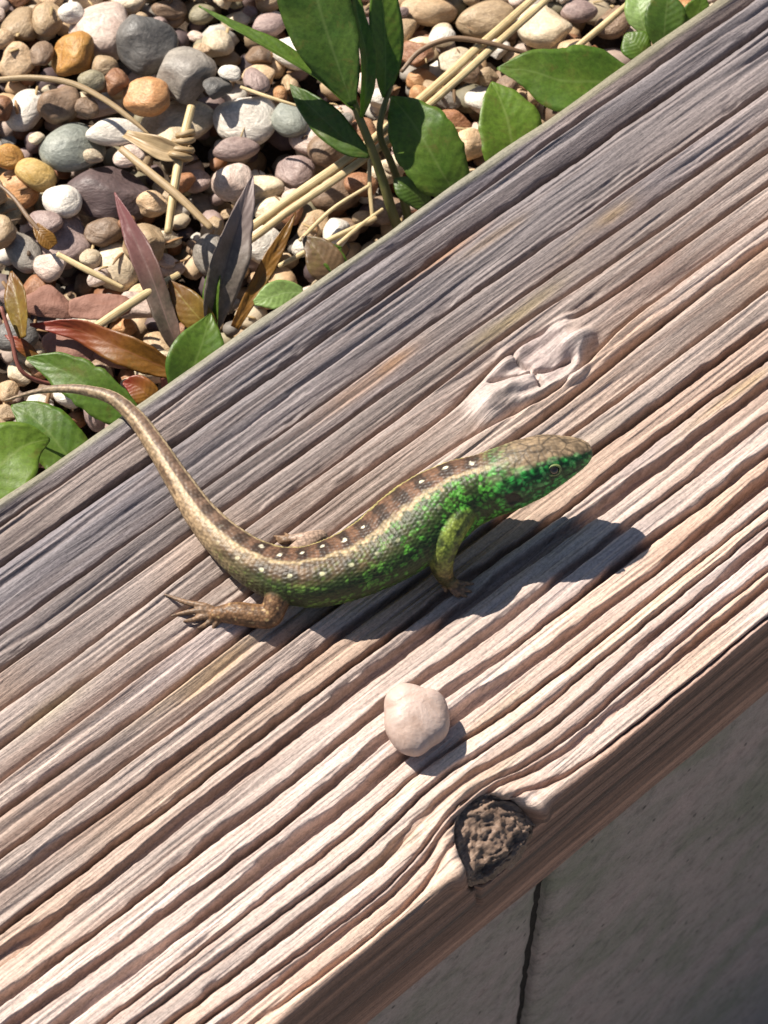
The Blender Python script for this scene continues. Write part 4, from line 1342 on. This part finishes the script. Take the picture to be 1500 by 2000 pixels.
# ------------------------------------------------------------------ plants
def leaf_mat(name, c1, c2, vein, trans=0.35, tip=None, rough=0.42, spots=None):
    m, nt, b = new_mat('leaf_' + name, rough, 0.45)
    v = coords(nt, (1, 1, 1), attr='suv')          # x along 0..1, y across -1..1, z length in cm
    sep = nt.nodes.new('ShaderNodeSeparateXYZ'); nt.links.new(v, sep.inputs[0])
    ov = coords(nt)
    n1 = tex_noise(nt, ov, 1.3, 4, 0.6); n2 = tex_noise(nt, ov, 9, 4, 0.65)
    c = ramp(nt, n1, [(0.3, c1), (0.7, c2)])
    c = mixc(nt, 0.8, c, ramp(nt, n2, [(0.3, 0.60), (0.65, 1.15)]), 'MULTIPLY')
    n3 = tex_noise(nt, ov, 2.2, 5, 0.7, 0.6)
    c = mixc(nt, ramp(nt, n3, [(0.56, 0.0), (0.70, 0.55)]), c, spots or (.17, .14, .035))
    if tip is not None:
        c = mixc(nt, ramp(nt, sep.outputs['X'], [(0.35, 0.0), (0.85, 1.0)]), c, tip)
    ab = nt.nodes.new('ShaderNodeMath'); ab.operation = 'ABSOLUTE'; nt.links.new(sep.outputs['Y'], ab.inputs[0])
    c = mixc(nt, ramp(nt, ab.outputs[0], [(0.0, 0.75), (0.07, 0.0)]), c, vein)
    # side veins run forward from the midrib
    mu = nt.nodes.new('ShaderNodeMath'); mu.operation = 'MULTIPLY'; mu.inputs[1].default_value = 0.22; nt.links.new(ab.outputs[0], mu.inputs[0])
    sb_ = nt.nodes.new('ShaderNodeMath'); sb_.operation = 'SUBTRACT'; nt.links.new(sep.outputs['X'], sb_.inputs[0]); nt.links.new(mu.outputs[0], sb_.inputs[1])
    m2 = nt.nodes.new('ShaderNodeMath'); m2.operation = 'MULTIPLY'; m2.inputs[1].default_value = 55.0; nt.links.new(sb_.outputs[0], m2.inputs[0])
    sn = nt.nodes.new('ShaderNodeMath'); sn.operation = 'SINE'; nt.links.new(m2.outputs[0], sn.inputs[0])
    vv = ramp(nt, sn.outputs[0], [(0.93, 0.0), (1.0, 0.14)])
    c = mixc(nt, vv, c, vein)
    nt.links.new(c, b.inputs['Base Color'])
    p = bump(nt, b, n2, 0.3, 0.03)
    bump(nt, b, sn.outputs[0], 0.12, 0.02, p)
    tr = nt.nodes.new('ShaderNodeBsdfTranslucent')
    hs = nt.nodes.new('ShaderNodeHueSaturation'); hs.inputs['Saturation'].default_value = 1.15; hs.inputs['Value'].default_value = 1.5
    nt.links.new(c, hs.inputs['Color']); nt.links.new(hs.outputs[0], tr.inputs['Color'])
    ms = nt.nodes.new('ShaderNodeMixShader'); ms.inputs[0].default_value = trans
    nt.links.new(b.outputs[0], ms.inputs[1]); nt.links.new(tr.outputs[0], ms.inputs[2])
    nt.links.new(ms.outputs[0], nt.nodes['Material Output'].inputs['Surface'])
    return m
LG = leaf_mat('green', (.085, .175, .020), (.135, .215, .028), (.18, .26, .06), 0.42)
LD = leaf_mat('dark_green', (.060, .125, .018), (.095, .160, .022), (.13, .19, .05), 0.40)
LB = leaf_mat('light_green', (.130, .230, .022), (.175, .27, .035), (.24, .32, .08), 0.40)
LP = leaf_mat('pale_green', (.24, .36, .10), (.30, .42, .14), (.36, .46, .2), 0.40)
LU_ = leaf_mat('purple', (.055, .05, .03), (.17, .105, .08), (.20, .12, .10), 0.2, tip=(.22, .085, .085), spots=(.08, .07, .04))
LGB = leaf_mat('grey_brown', (.075, .065, .04), (.26, .205, .175), (.10, .07, .06), 0.15, tip=(.24, .18, .165), rough=0.5, spots=(.07, .075, .03))
LO = leaf_mat('orange', (.22, .10, .018), (.30, .15, .025), (.32, .18, .05), 0.35)
LR = leaf_mat('red', (.20, .085, .012), (.28, .125, .018), (.30, .12, .05), 0.3, tip=(.26, .04, .02))
LY = leaf_mat('yellow', (.26, .20, .025), (.24, .12, .02), (.34, .26, .06), 0.35, tip=(.20, .09, .02))
LBR = leaf_mat('brown', (.12, .075, .035), (.20, .12, .06), (.22, .14, .08), 0.2)
STEM_G = simple_noise_mat('stem_green', (.085, .10, .028), (.15, .13, .045), 2.0, 0.5, 0.03, 0.4)
STEM_R = simple_noise_mat('stem_red', (.16, .045, .035), (.26, .10, .07), 2.0, 0.5, 0.03, 0.4)
STEM_B = simple_noise_mat('stem_brown', (.14, .075, .035), (.25, .15, .08), 2.0, 0.6, 0.03, 0.35)

def leaf_mesh(P, HW, nrm, base, fold=0.3, wav=0.06, th=0.028, seed=0, n=34, m=11, droop=0.0, serr=0.0, name='leaf'):
    Pw = np.array([W(*p) for p in P])
    Q = catmull(np.column_stack([Pw, np.asarray(HW, float)]), n)
    C, w = Q[:, :3], np.maximum(Q[:, 3], 0.012)
    T = nrmz(np.gradient(C, axis=0))
    nr = nrmz(np.asarray(nrm, float))
    sd_ = nrmz(np.cross(T, nr)); nn = np.cross(sd_, T)
    ln = np.r_[0, np.cumsum(np.linalg.norm(np.diff(C, axis=0), axis=1))]
    j = np.linspace(-1, 1, m)
    wl = w * (1 + 0.07 * noise(ln * 1.6, seed * 3.1, seed=seed) + serr * noise(ln * 6, seed * 1.7, seed=seed + 3))
    wr = w * (1 + 0.07 * noise(ln * 1.6, seed * 5.3, seed=seed + 1) + serr * noise(ln * 6, seed * 2.7, seed=seed + 4))
    ww = np.where(j[None] < 0, wl[:, None], wr[:, None])
    hgt = fold * ww * np.abs(j)[None] ** 1.25 + wav * w[:, None] * np.abs(j)[None] * np.sin(ln[:, None] * 3.4 + seed + np.where(j[None] > 0, 1.7, 0)) - droop * ww * j[None] ** 2
    hgt += 0.012 * noise(ln[:, None] * 4, j[None] * 3, seed=seed + 9)
    mid = C[:, None] + sd_[:, None] * (ww * j[None])[..., None] + nn[:, None] * hgt[..., None]
    tt = th * (1 - 0.75 * np.abs(j)[None] ** 3) * np.clip(w[:, None] / 0.1, .3, 1)
    topv = (mid + nn[:, None] * (tt / 2)[..., None]).reshape(-1, 3)
    rib = 0.05 * np.exp(-(j[None] / 0.13) ** 2) * np.clip(w[:, None] / 0.3, .2, 1)
    botv = (mid - nn[:, None] * (tt / 2 + rib)[..., None]).reshape(-1, 3)
    F = grid_faces(n, m)
    k = n * m
    FF = [tuple(f) for f in F] + [tuple(f[::-1] + k) for f in F]
    for i in range(n - 1):
        FF.append((i * m, k + i * m, k + (i + 1) * m, (i + 1) * m)[::-1])
        FF.append((i * m + m - 1, (i + 1) * m + m - 1, k + (i + 1) * m + m - 1, k + i * m + m - 1)[::-1])
    for q in range(m - 1):
        FF.append((q, q + 1, k + q + 1, k + q)[::-1])
        a = (n - 1) * m
        FF.append((a + q, k + a + q, k + a + q + 1, a + q + 1)[::-1])
    U = np.zeros((2 * k, 3))
    t = np.repeat(np.linspace(0, 1, n), m)
    U[:k] = np.column_stack([t, np.tile(j, n), np.repeat(ln, m)]); U[k:] = U[:k]
    me = mesh_from(name, np.vstack([topv, botv]), FF, base, True, None, U)
    bm = bmesh.new(); bm.from_mesh(me); bmesh.ops.recalc_face_normals(bm, faces=bm.faces); bm.to_mesh(me); bm.free()
    return me

def add_leaf(root, P, HW, nrm, material, label=None, **kw):
    b = np.array(root['_b'][:])
    o = link('leaf', leaf_mesh(P, HW, nrm, b, **kw), material, parent=root)
    if label: o['label'] = label
    return o
def add_stem(root, P, R, material, name='stem'):
    b = np.array(root['_b'][:])
    V, F, U = tube([W(*p) for p in P], R, seg=10, n=30)
    return link(name, mesh_from(name, V, F, b, True, None, U), material, parent=root)

CAMN = -FWD          # towards the camera
def tilt(dx=0, dy=0, dz=0): return CAMN + np.array([dx, dy, dz])
def plant(px, py, z, label, cat='plant'):
    return empty('plant' if cat == 'plant' else cat, W(px, py, z), label, cat)

# tall green plant
p1 = plant(790, 470, -3.6, 'tall green plant with pointed leaves growing out of the gravel')
p1.name = 'leafy_plant'
add_stem(p1, [(790, 470, -3.6), (768, 420, -2.5), (745, 345, -1.7), (722, 280, -1.0), (700, 225, -.4), (685, 180, 0)], [.13, .125, .115, .105, .095, .08], STEM_G)
add_stem(p1, [(800, 450, -3.5), (790, 395, -2.6), (765, 320, -1.8), (742, 262, -1.2), (748, 215, -.8), (765, 165, -.4)], [.11, .105, .09, .08, .075, .05], STEM_G)
add_leaf(p1, [(688, 205, -.15), (665, 140, .35), (638, 60, .9), (612, -30, 1.5), (590, -110, 1.9)], [.12, .50, .78, .80, .3], tilt(-.3, .3, 0), LD, fold=.35, seed=3)
add_leaf(p1, [(690, 215, -.2), (625, 155, .1), (545, 105, .35), (470, 62, .5), (388, 12, .6)], [.06, .22, .27, .19, .015], tilt(.4, .9, .5), LG, fold=.5, seed=4)
add_leaf(p1, [(752, 190, -.6), (752, 140, -.1), (752, 80, .35), (748, 20, .75), (742, -40, 1.1)], [.08, .32, .44, .40, .2], tilt(.5, 0, 0), LG, fold=.3, seed=5)
add_leaf(p1, [(722, 305, -1.25), (690, 285, -1.15), (640, 240, -1.0), (598, 200, -.95), (566, 165, -.9)], [.06, .28, .38, .26, .015], tilt(-.2, -.1, .2), LD, fold=.25, seed=6)
add_leaf(p1, [(705, 230, -.4), (712, 190, .1), (716, 120, .6), (700, 40, 1.1), (690, -30, 1.4)], [.05, .18, .22, .2, .1], tilt(.9, -.2, 0), LG, fold=.4, seed=7)

# broad leaves along the plank
p2 = plant(900, 390, -3.6, 'low plant with broad toothed leaves against the back of the plank')
p2.name = 'broad_leaf_plant'
add_stem(p2, [(900, 390, -3.6), (890, 355, -2.4), (870, 330, -1.6)], [.1, .09, .07], STEM_G)
add_stem(p2, [(910, 380, -3.6), (985, 320, -2.2), (990, 290, -1.5)], [.09, .08, .06], STEM_G)
add_stem(p2, [(920, 370, -3.6), (1090, 250, -2.4), (1150, 175, -1.5)], [.09, .08, .06], STEM_G)
add_leaf(p2, [(885, 372, -1.7), (862, 335, -1.35), (830, 278, -1.0), (795, 225, -.85), (764, 188, -.8)], [.42, .72, .80, .52, .02], tilt(-.1, 0, .3), LG, fold=.10, seed=13, serr=.05)
add_leaf(p2, [(1005, 330, -1.7), (1000, 285, -1.35), (990, 232, -1.1), (975, 190, -.95), (960, 160, -.9)], [.70, .82, .74, .44, .02], tilt(.3, 0, .2), LB, fold=.16, seed=14, serr=.05)
add_leaf(p2, [(1235, 165, -1.6), (1170, 160, -1.35), (1100, 158, -1.15), (1030, 138, -1.0), (970, 134, -1.0)], [.45, .82, .84, .48, .02], tilt(-.1, .2, .2), LG, fold=.12, seed=15, serr=.05)
add_leaf(p2, [(830, 400, -2.0), (812, 380, -1.8), (790, 365, -1.7), (770, 350, -1.7)], [.2, .3, .28, .03], tilt(0, -.2, .2), LD, fold=.2, seed=16)

# round leaved seedling at the top
p3 = plant(1310, 110, -3.4, 'seedling with small round leaves at the back of the plank')
p3.name = 'seedling'
add_stem(p3, [(1310, 110, -3.4), (1295, 90, -2.2), (1290, 75, -1.5)], [.07, .06, .05], STEM_G)
add_stem(p3, [(1310, 110, -3.4), (1270, 105, -2.2), (1255, 95, -1.6)], [.06, .05, .04], STEM_G)
add_leaf(p3, [(1268, 112, -1.7), (1250, 95, -1.55), (1236, 80, -1.5), (1222, 66, -1.5)], [.12, .36, .36, .05], tilt(0, 0, .2), LG, fold=.08, seed=21)
add_leaf(p3, [(1296, 95, -1.5), (1298, 55, -1.2), (1302, 15, -1.0), (1306, -20, -.9)], [.22, .46, .46, .06], tilt(.1, 0, .2), LD, fold=.08, seed=22)
add_leaf(p3, [(1262, 66, -1.7), (1252, 35, -1.5), (1248, 5, -1.4), (1246, -25, -1.4)], [.1, .34, .34, .05], tilt(-.2, .1, 0), LP, fold=.1, seed=23)
add_leaf(p3, [(1345, 60, -1.5), (1362, 25, -1.3), (1375, -10, -1.1)], [.15, .36, .06], tilt(.2, 0, .1), LG, fold=.1, seed=24)

# purple and rusty tufted plant
p4 = plant(400, 690, -3.6, 'tufted plant with purple grey and orange leaves by the plank')
p4.name = 'tufted_plant'
add_stem(p4, [(400, 690, -3.6), (402, 665, -2.8), (405, 640, -2.2)], [.16, .15, .11], STEM_R)
add_leaf(p4, [(352, 690, -2.5), (328, 630, -2.1), (298, 545, -1.7), (258, 455, -1.35), (224, 376, -1.1)], [.12, .25, .29, .22, .015], tilt(-.2, .1, 0), LU_, 'purple leaf', fold=.45, wav=.22, serr=.07, seed=31)
add_leaf(p4, [(412, 640, -2.3), (428, 575, -1.75), (450, 490, -1.2), (472, 420, -.85), (494, 342, -.6)], [.16, .38, .40, .27, .015], tilt(.3, -.2, 0), LGB, 'grey brown upright leaf', fold=.5, wav=.22, serr=.07, seed=32)
add_leaf(p4, [(418, 640, -2.2), (415, 590, -1.85), (420, 545, -1.6), (430, 505, -1.45)], [.12, .22, .2, .015], tilt(-.5, 0, 0), LG, fold=.4, seed=33)
add_leaf(p4, [(458, 640, -2.2), (490, 580, -1.8), (525, 515, -1.5), (552, 465, -1.3), (578, 415, -1.15)], [.1, .17, .19, .13, .012], tilt(.2, 0, .2), LO, 'narrow orange leaf', fold=.3, seed=34)
add_leaf(p4, [(420, 660, -2.4), (395, 628, -2.05), (362, 590, -1.9), (330, 548, -1.8)], [.14, .34, .34, .03], tilt(-.2, 0, .2), LY, 'yellow and brown leaf', fold=.2, seed=35)
add_leaf(p4, [(335, 660, -2.4), (330, 640, -2.2), (322, 600, -2.0), (318, 560, -1.9)], [.1, .2, .18, .02], tilt(-.3, 0, .1), LD, fold=.3, seed=36)
add_leaf(p4, [(360, 770, -1.6), (375, 725, -1.35), (395, 670, -1.15), (412, 612, -1.05)], [.38, .62, .52, .02], tilt(.15, 0, .3), LG, fold=.22, seed=37)

# red leaf rosette at the left
p5 = plant(330, 790, -3.6, 'red and orange leaved plant under the lizard tail')
p5.name = 'red_leaf_plant'
add_stem(p5, [(330, 790, -3.6), (325, 765, -2.6), (320, 735, -2.1)], [.12, .11, .09], STEM_R)
add_leaf(p5, [(345, 730, -2.05), (290, 704, -1.9), (225, 676, -1.8), (150, 644, -1.8), (58, 634, -1.9)], [.16, .32, .33, .24, .03], tilt(0, -.3, .3), LR, 'red to orange leaf', fold=.3, wav=.2, serr=.05, seed=41)
add_leaf(p5, [(300, 790, -2.1), (285, 770, -1.95), (262, 752, -1.9), (240, 748, -1.9)], [.2, .3, .25, .03], tilt(0, 0, .2), LR, fold=.2, seed=42)
add_stem(p5, [(320, 770, -3.2), (160, 760, -2.6), (45, 728, -1.9), (22, 660, -1.5), (2, 600, -1.2)], [.06, .055, .05, .05, .045], STEM_R)
add_leaf(p5, [(45, 660, -1.7), (40, 620, -1.55), (30, 570, -1.4), (22, 530, -1.35)], [.1, .22, .25, .03], tilt(-.3, 0, 0), LY, 'yellow brown leaf', fold=.3, seed=43)
add_leaf(p5, [(85, 720, -2.2), (60, 690, -2.0), (40, 672, -1.9), (10, 655, -1.9)], [.05, .14, .14, .02], tilt(0, 0, .2), LR, fold=.2, seed=44)

# green leaves at the left edge
p6 = plant(60, 985, -3.6, 'light green leafy plant against the back of the plank beside the tail')
p6.name = 'light_leaf_plant'
add_stem(p6, [(60, 985, -3.6), (30, 950, -2.2), (0, 930, -1.5)], [.1, .09, .07], STEM_G)
add_stem(p6, [(70, 980, -3.6), (110, 930, -2.4), (130, 905, -1.9)], [.08, .07, .05], STEM_G)
add_leaf(p6, [(-70, 985, -1.3), (-35, 945, -1.1), (10, 900, -1.0), (55, 868, -1.0), (98, 858, -1.1)], [.45, .82, .85, .52, .03], tilt(-.1, .1, .2), LB, fold=.12, seed=51, serr=.06)
add_leaf(p6, [(160, 935, -2.0), (130, 890, -1.8), (95, 845, -1.65), (60, 812, -1.6), (22, 792, -1.6)], [.35, .56, .56, .40, .03], tilt(.2, .2, .1), LG, fold=.14, seed=52, serr=.08)
add_leaf(p6, [(275, 845, -1.7), (225, 795, -1.4), (165, 750, -1.2), (110, 718, -1.15), (52, 700, -1.2)], [.18, .44, .50, .34, .03], tilt(0, .1, .2), LG, fold=.2, seed=53, serr=.08)
# small bright leaf and a brown-green one near the tuft
p7 = plant(600, 640, -3.5, 'single pale green rounded leaf at the back edge of the plank')
p7.name = 'small_leaf_plant'
add_stem(p7, [(600, 640, -3.5), (575, 610, -2.3), (556, 592, -1.7)], [.05, .045, .04], STEM_G)
add_leaf(p7, [(592, 572, -1.7), (560, 572, -1.6), (530, 580, -1.55), (496, 592, -1.6)], [.12, .30, .32, .06], tilt(.1, .2, .2), LP, fold=.1, seed=61, serr=.05)
p8 = plant(670, 570, -3.5, 'brownish green leaf standing between the straws and the plank')
p8.name = 'drying_leaf_plant'
add_stem(p8, [(670, 570, -3.5), (655, 545, -2.4), (640, 530, -1.9)], [.06, .05, .045], STEM_B)
add_leaf(p8, [(662, 555, -2.1), (640, 520, -1.8), (620, 490, -1.65), (590, 462, -1.6)], [.2, .42, .34, .03], tilt(-.1, 0, .3), LBR, fold=.2, seed=62)
add_leaf(p8, [(668, 540, -2.0), (655, 512, -1.8), (640, 492, -1.7), (668, 484, -1.7)], [.15, .26, .2, .03], tilt(.1, 0, .2), LG, fold=.2, seed=63)

# ------------------------------------------------------------------ dry stems
def straw_mat(name, c1, c2):
    m, nt, b = new_mat('straw_' + name, 0.45, 0.4)
    v = coords(nt, (0.5, 3.2, 1), attr='suv')
    n1 = tex_noise(nt, v, 1.0, 3, 0.5); n2 = tex_noise(nt, coords(nt), 5, 4, 0.6)
    c = ramp(nt, n1, [(0.35, c1), (0.62, c2)])
    c = mixc(nt, 0.6, c, ramp(nt, n2, [(0.3, 0.7), (0.65, 1.1)]), 'MULTIPLY')
    nt.links.new(c, b.inputs['Base Color']); bump(nt, b, n1, 0.5, 0.03)
    return m
STRAW = straw_mat('pale', (.44, .30, .13), (.66, .53, .30))
STRAW_D = straw_mat('tan', (.24, .155, .075), (.42, .30, .16))
TWIG = straw_mat('brown', (.13, .075, .04), (.24, .15, .085))
def straw(P, R, material, label, name='straw', flat=0.6, cat='straw', n=40, nodes=()):
    Pw = [W(*p) for p in P]
    base = Pw[0]
    V, F, U = tube(Pw, R, seg=12, flat=flat, n=n, nrm=CAMN)
    if not nodes:
        o = link(name, mesh_from(name, V, F, base, True, None, U), material, base)
        return tag(o, label, cat)
    root = empty(name, base, label, cat)
    link('stalk', mesh_from('stalk', V, F, base, True, None, U), material, parent=root)
    return root
zs = -1.95
def double_straw():
    P = [(470, 465, -2.25), (590, 380, -2.0), (700, 302, -1.7), (830, 195, -1.65), (960, 80, -1.6), (1080, -30, -1.5)]
    base = W(*P[0])
    root = empty('straw', base, 'long pale double straw crossing the gravel to the plant', 'straw')
    for off, r in (((-5, -4), .105), ((9, 9), .095)):
        V, F, U = tube([W(x + off[0], y + off[1], z) for x, y, z in P], [r, r * 1.05, r, r, r, r * .8], seg=12, flat=.55, n=60, nrm=CAMN)
        V = V + 0.02 * np.column_stack([noise(V[:, 0], V[:, 1], seed=71), noise(V[:, 1], V[:, 0], seed=72), 0 * V[:, 0]])
        link('blade', mesh_from('blade', V, F, base, True, None, U), STRAW, parent=root)
double_straw()
straw([(-40, 160, -1.85), (60, 152, -1.75), (140, 163, -1.7), (205, 195, -1.7), (255, 232, -1.75), (290, 262, -1.85)], [.07, .075, .075, .07, .06, .03], STRAW_D, 'thin curved dry stem over the tan stones')
straw([(236, 290, -1.75), (290, 335, -1.7), (350, 385, -1.7), (412, 445, -1.8)], [.085, .10, .10, .08], STRAW_D, 'tan dry stem crossing the knotted straw')
kroot = straw([(374, 208, -1.55), (362, 255, -1.6), (352, 300, -1.65), (340, 370, -1.8), (328, 455, -2.1)], [.10, .105, .11, .105, .09], STRAW, 'pale hollow straw with a thick wrapped knot', nodes=(1,), flat=.85)
def knot_wrap():
    b = np.array(kroot['_b'][:])
    # several turns of papery sheath round the straw
    for k, (y0, rad) in enumerate(((262, .15), (276, .18), (291, .20), (306, .19))):
        ring = []
        cx = 366 - (y0 - 240) * 0.2
        c = W(cx, y0, -1.62)
        for q in np.linspace(0, 2 * math.pi, 13):
            ring.append(c + RIGHT * rad * 1.15 * math.cos(q) + CAMN * rad * math.sin(q) + UP * 0.05 * math.cos(q + k))
        V, F, U = tube(ring, [.075 + .01 * (k % 2)] * 13, seg=8, n=36)
        V = V + 0.03 * np.column_stack([noise(V[:, 0] * 4, V[:, 1] * 4, V[:, 2] * 4, seed=81 + q_) for q_ in range(3)])
        link('sheath', mesh_from('sheath', V, F, b, True, None, U), STRAW_D, parent=kroot)
    me = leaf_mesh([(362, 300, -1.55), (325, 296, -1.5), (290, 282, -1.5), (245, 262, -1.6)], [.16, .26, .22, .12], tilt(0, .2, 0), b, fold=.35, wav=.3, seed=91, name='husk')
    link('husk', me, STRAW_D, parent=kroot)
knot_wrap()
straw([(186, 640, -1.9), (245, 600, -1.85), (308, 560, -1.85), (350, 535, -1.95)], [.10, .105, .10, .07], STRAW, 'short pale straw beside the red leaf', flat=.5)
straw([(112, 496, -1.75), (175, 530, -1.8), (240, 562, -1.95)], [.06, .075, .05], STRAW, 'thin pale straw under the cream oval pebble')
straw([(722, 312, -1.6), (722, 360, -1.8), (728, 432, -2.2)], [.05, .05, .045], STRAW, 'thin upright straw beside the plant stem')
straw([(585, 470, -2.1), (650, 408, -1.95), (722, 362, -1.8)], [.045, .05, .04], STRAW, 'thin straw below the double straw')
straw([(545, 520, -2.1), (640, 470, -1.95), (735, 425, -1.9)], [.06, .065, .05], STRAW, 'straw lying next to the back edge of the plank')
straw([(660, 478, -2.0), (705, 440, -1.9), (748, 408, -1.9)], [.05, .05, .04], STRAW, 'short straw at the foot of the green plant')
straw([(784, 140, -1.7), (820, 100, -1.55), (880, 76, -1.45), (945, 82, -1.45), (1005, 98, -1.55), (1055, 112, -1.75)], [.05, .065, .07, .065, .06, .05], TWIG, 'bent brown twig arching over the pebbles', name='twig', cat='twig', flat=.8)
straw([(1122, 96, -1.75), (1175, 52, -1.6), (1240, -4, -1.5)], [.075, .085, .07], STRAW, 'pale straw end beyond the broad leaves')
straw([(470, 170, -1.6), (520, 188, -1.55), (585, 208, -1.55)], [.04, .045, .03], STRAW, 'fine straw over the brightest white pebble')
def rusty():
    base = W(-20, 345, -1.7)
    root = empty('dead_leaf', base, 'rusty dead leaf tip on a bent brown stalk', 'dead leaf')
    V, F, U = tube([W(-20, 345, -1.7), W(25, 385, -1.65), W(55, 425, -1.6), W(78, 452, -1.65)], [.045, .05, .055, .06], seg=9, n=20)
    link('stalk', mesh_from('stalk', V, F, base, True, None, U), TWIG, parent=root)
    link('blade', leaf_mesh([(70, 440, -1.62), (82, 458, -1.62), (95, 472, -1.68), (104, 482, -1.75)], [.08, .17, .20, .14], tilt(0, 0, .2), base, fold=.4, seed=95, name='blade'), LO, parent=root)
rusty()
# reddish bark chips
def chip(px, py, z, wpx, hpx, rot, seed, label, c=((.17, .075, .05), (.29, .15, .11))):
    p = W(px, py, z)
    q = stone_shape(ICO3[0], seed, 'angular') * (wpx * .0056, hpx * .0060, .13)
    q[:, 2] += 0.05 * fbm(q[:, 0] * 2, q[:, 1] * 2, seed=seed)
    cr, sr = math.cos(rot), math.sin(rot)
    q = np.column_stack([q[:, 0] * cr - q[:, 1] * sr, q[:, 0] * sr + q[:, 1] * cr, q[:, 2]])
    q[:, 2] += 0.12 * q[:, 1]
    m = simple_noise_mat('bark', c[0], c[1], 1.6, 0.7, 0.12, 0.3)
    tag(link('bark_chip', mesh_from('bark_chip', q + p, ICO3[1], p), m, p), label, 'bark chip')
chip(95, 590, -2.15, 120, 70, -.3, 701, 'reddish brown bark chip beside the yellow brown leaf')
chip(195, 600, -2.05, 130, 60, .1, 702, 'reddish bark flake under the short pale straw')
chip(140, 680, -2.25, 130, 70, -.2, 703, 'dusky pink bark flake below the red leaf')
chip(215, 695, -2.2, 90, 40, -.3, 704, 'narrow brown bark flake between the red leaf and the green leaf')
for o in bpy.data.objects:
    if '_b' in o: del o['_b']
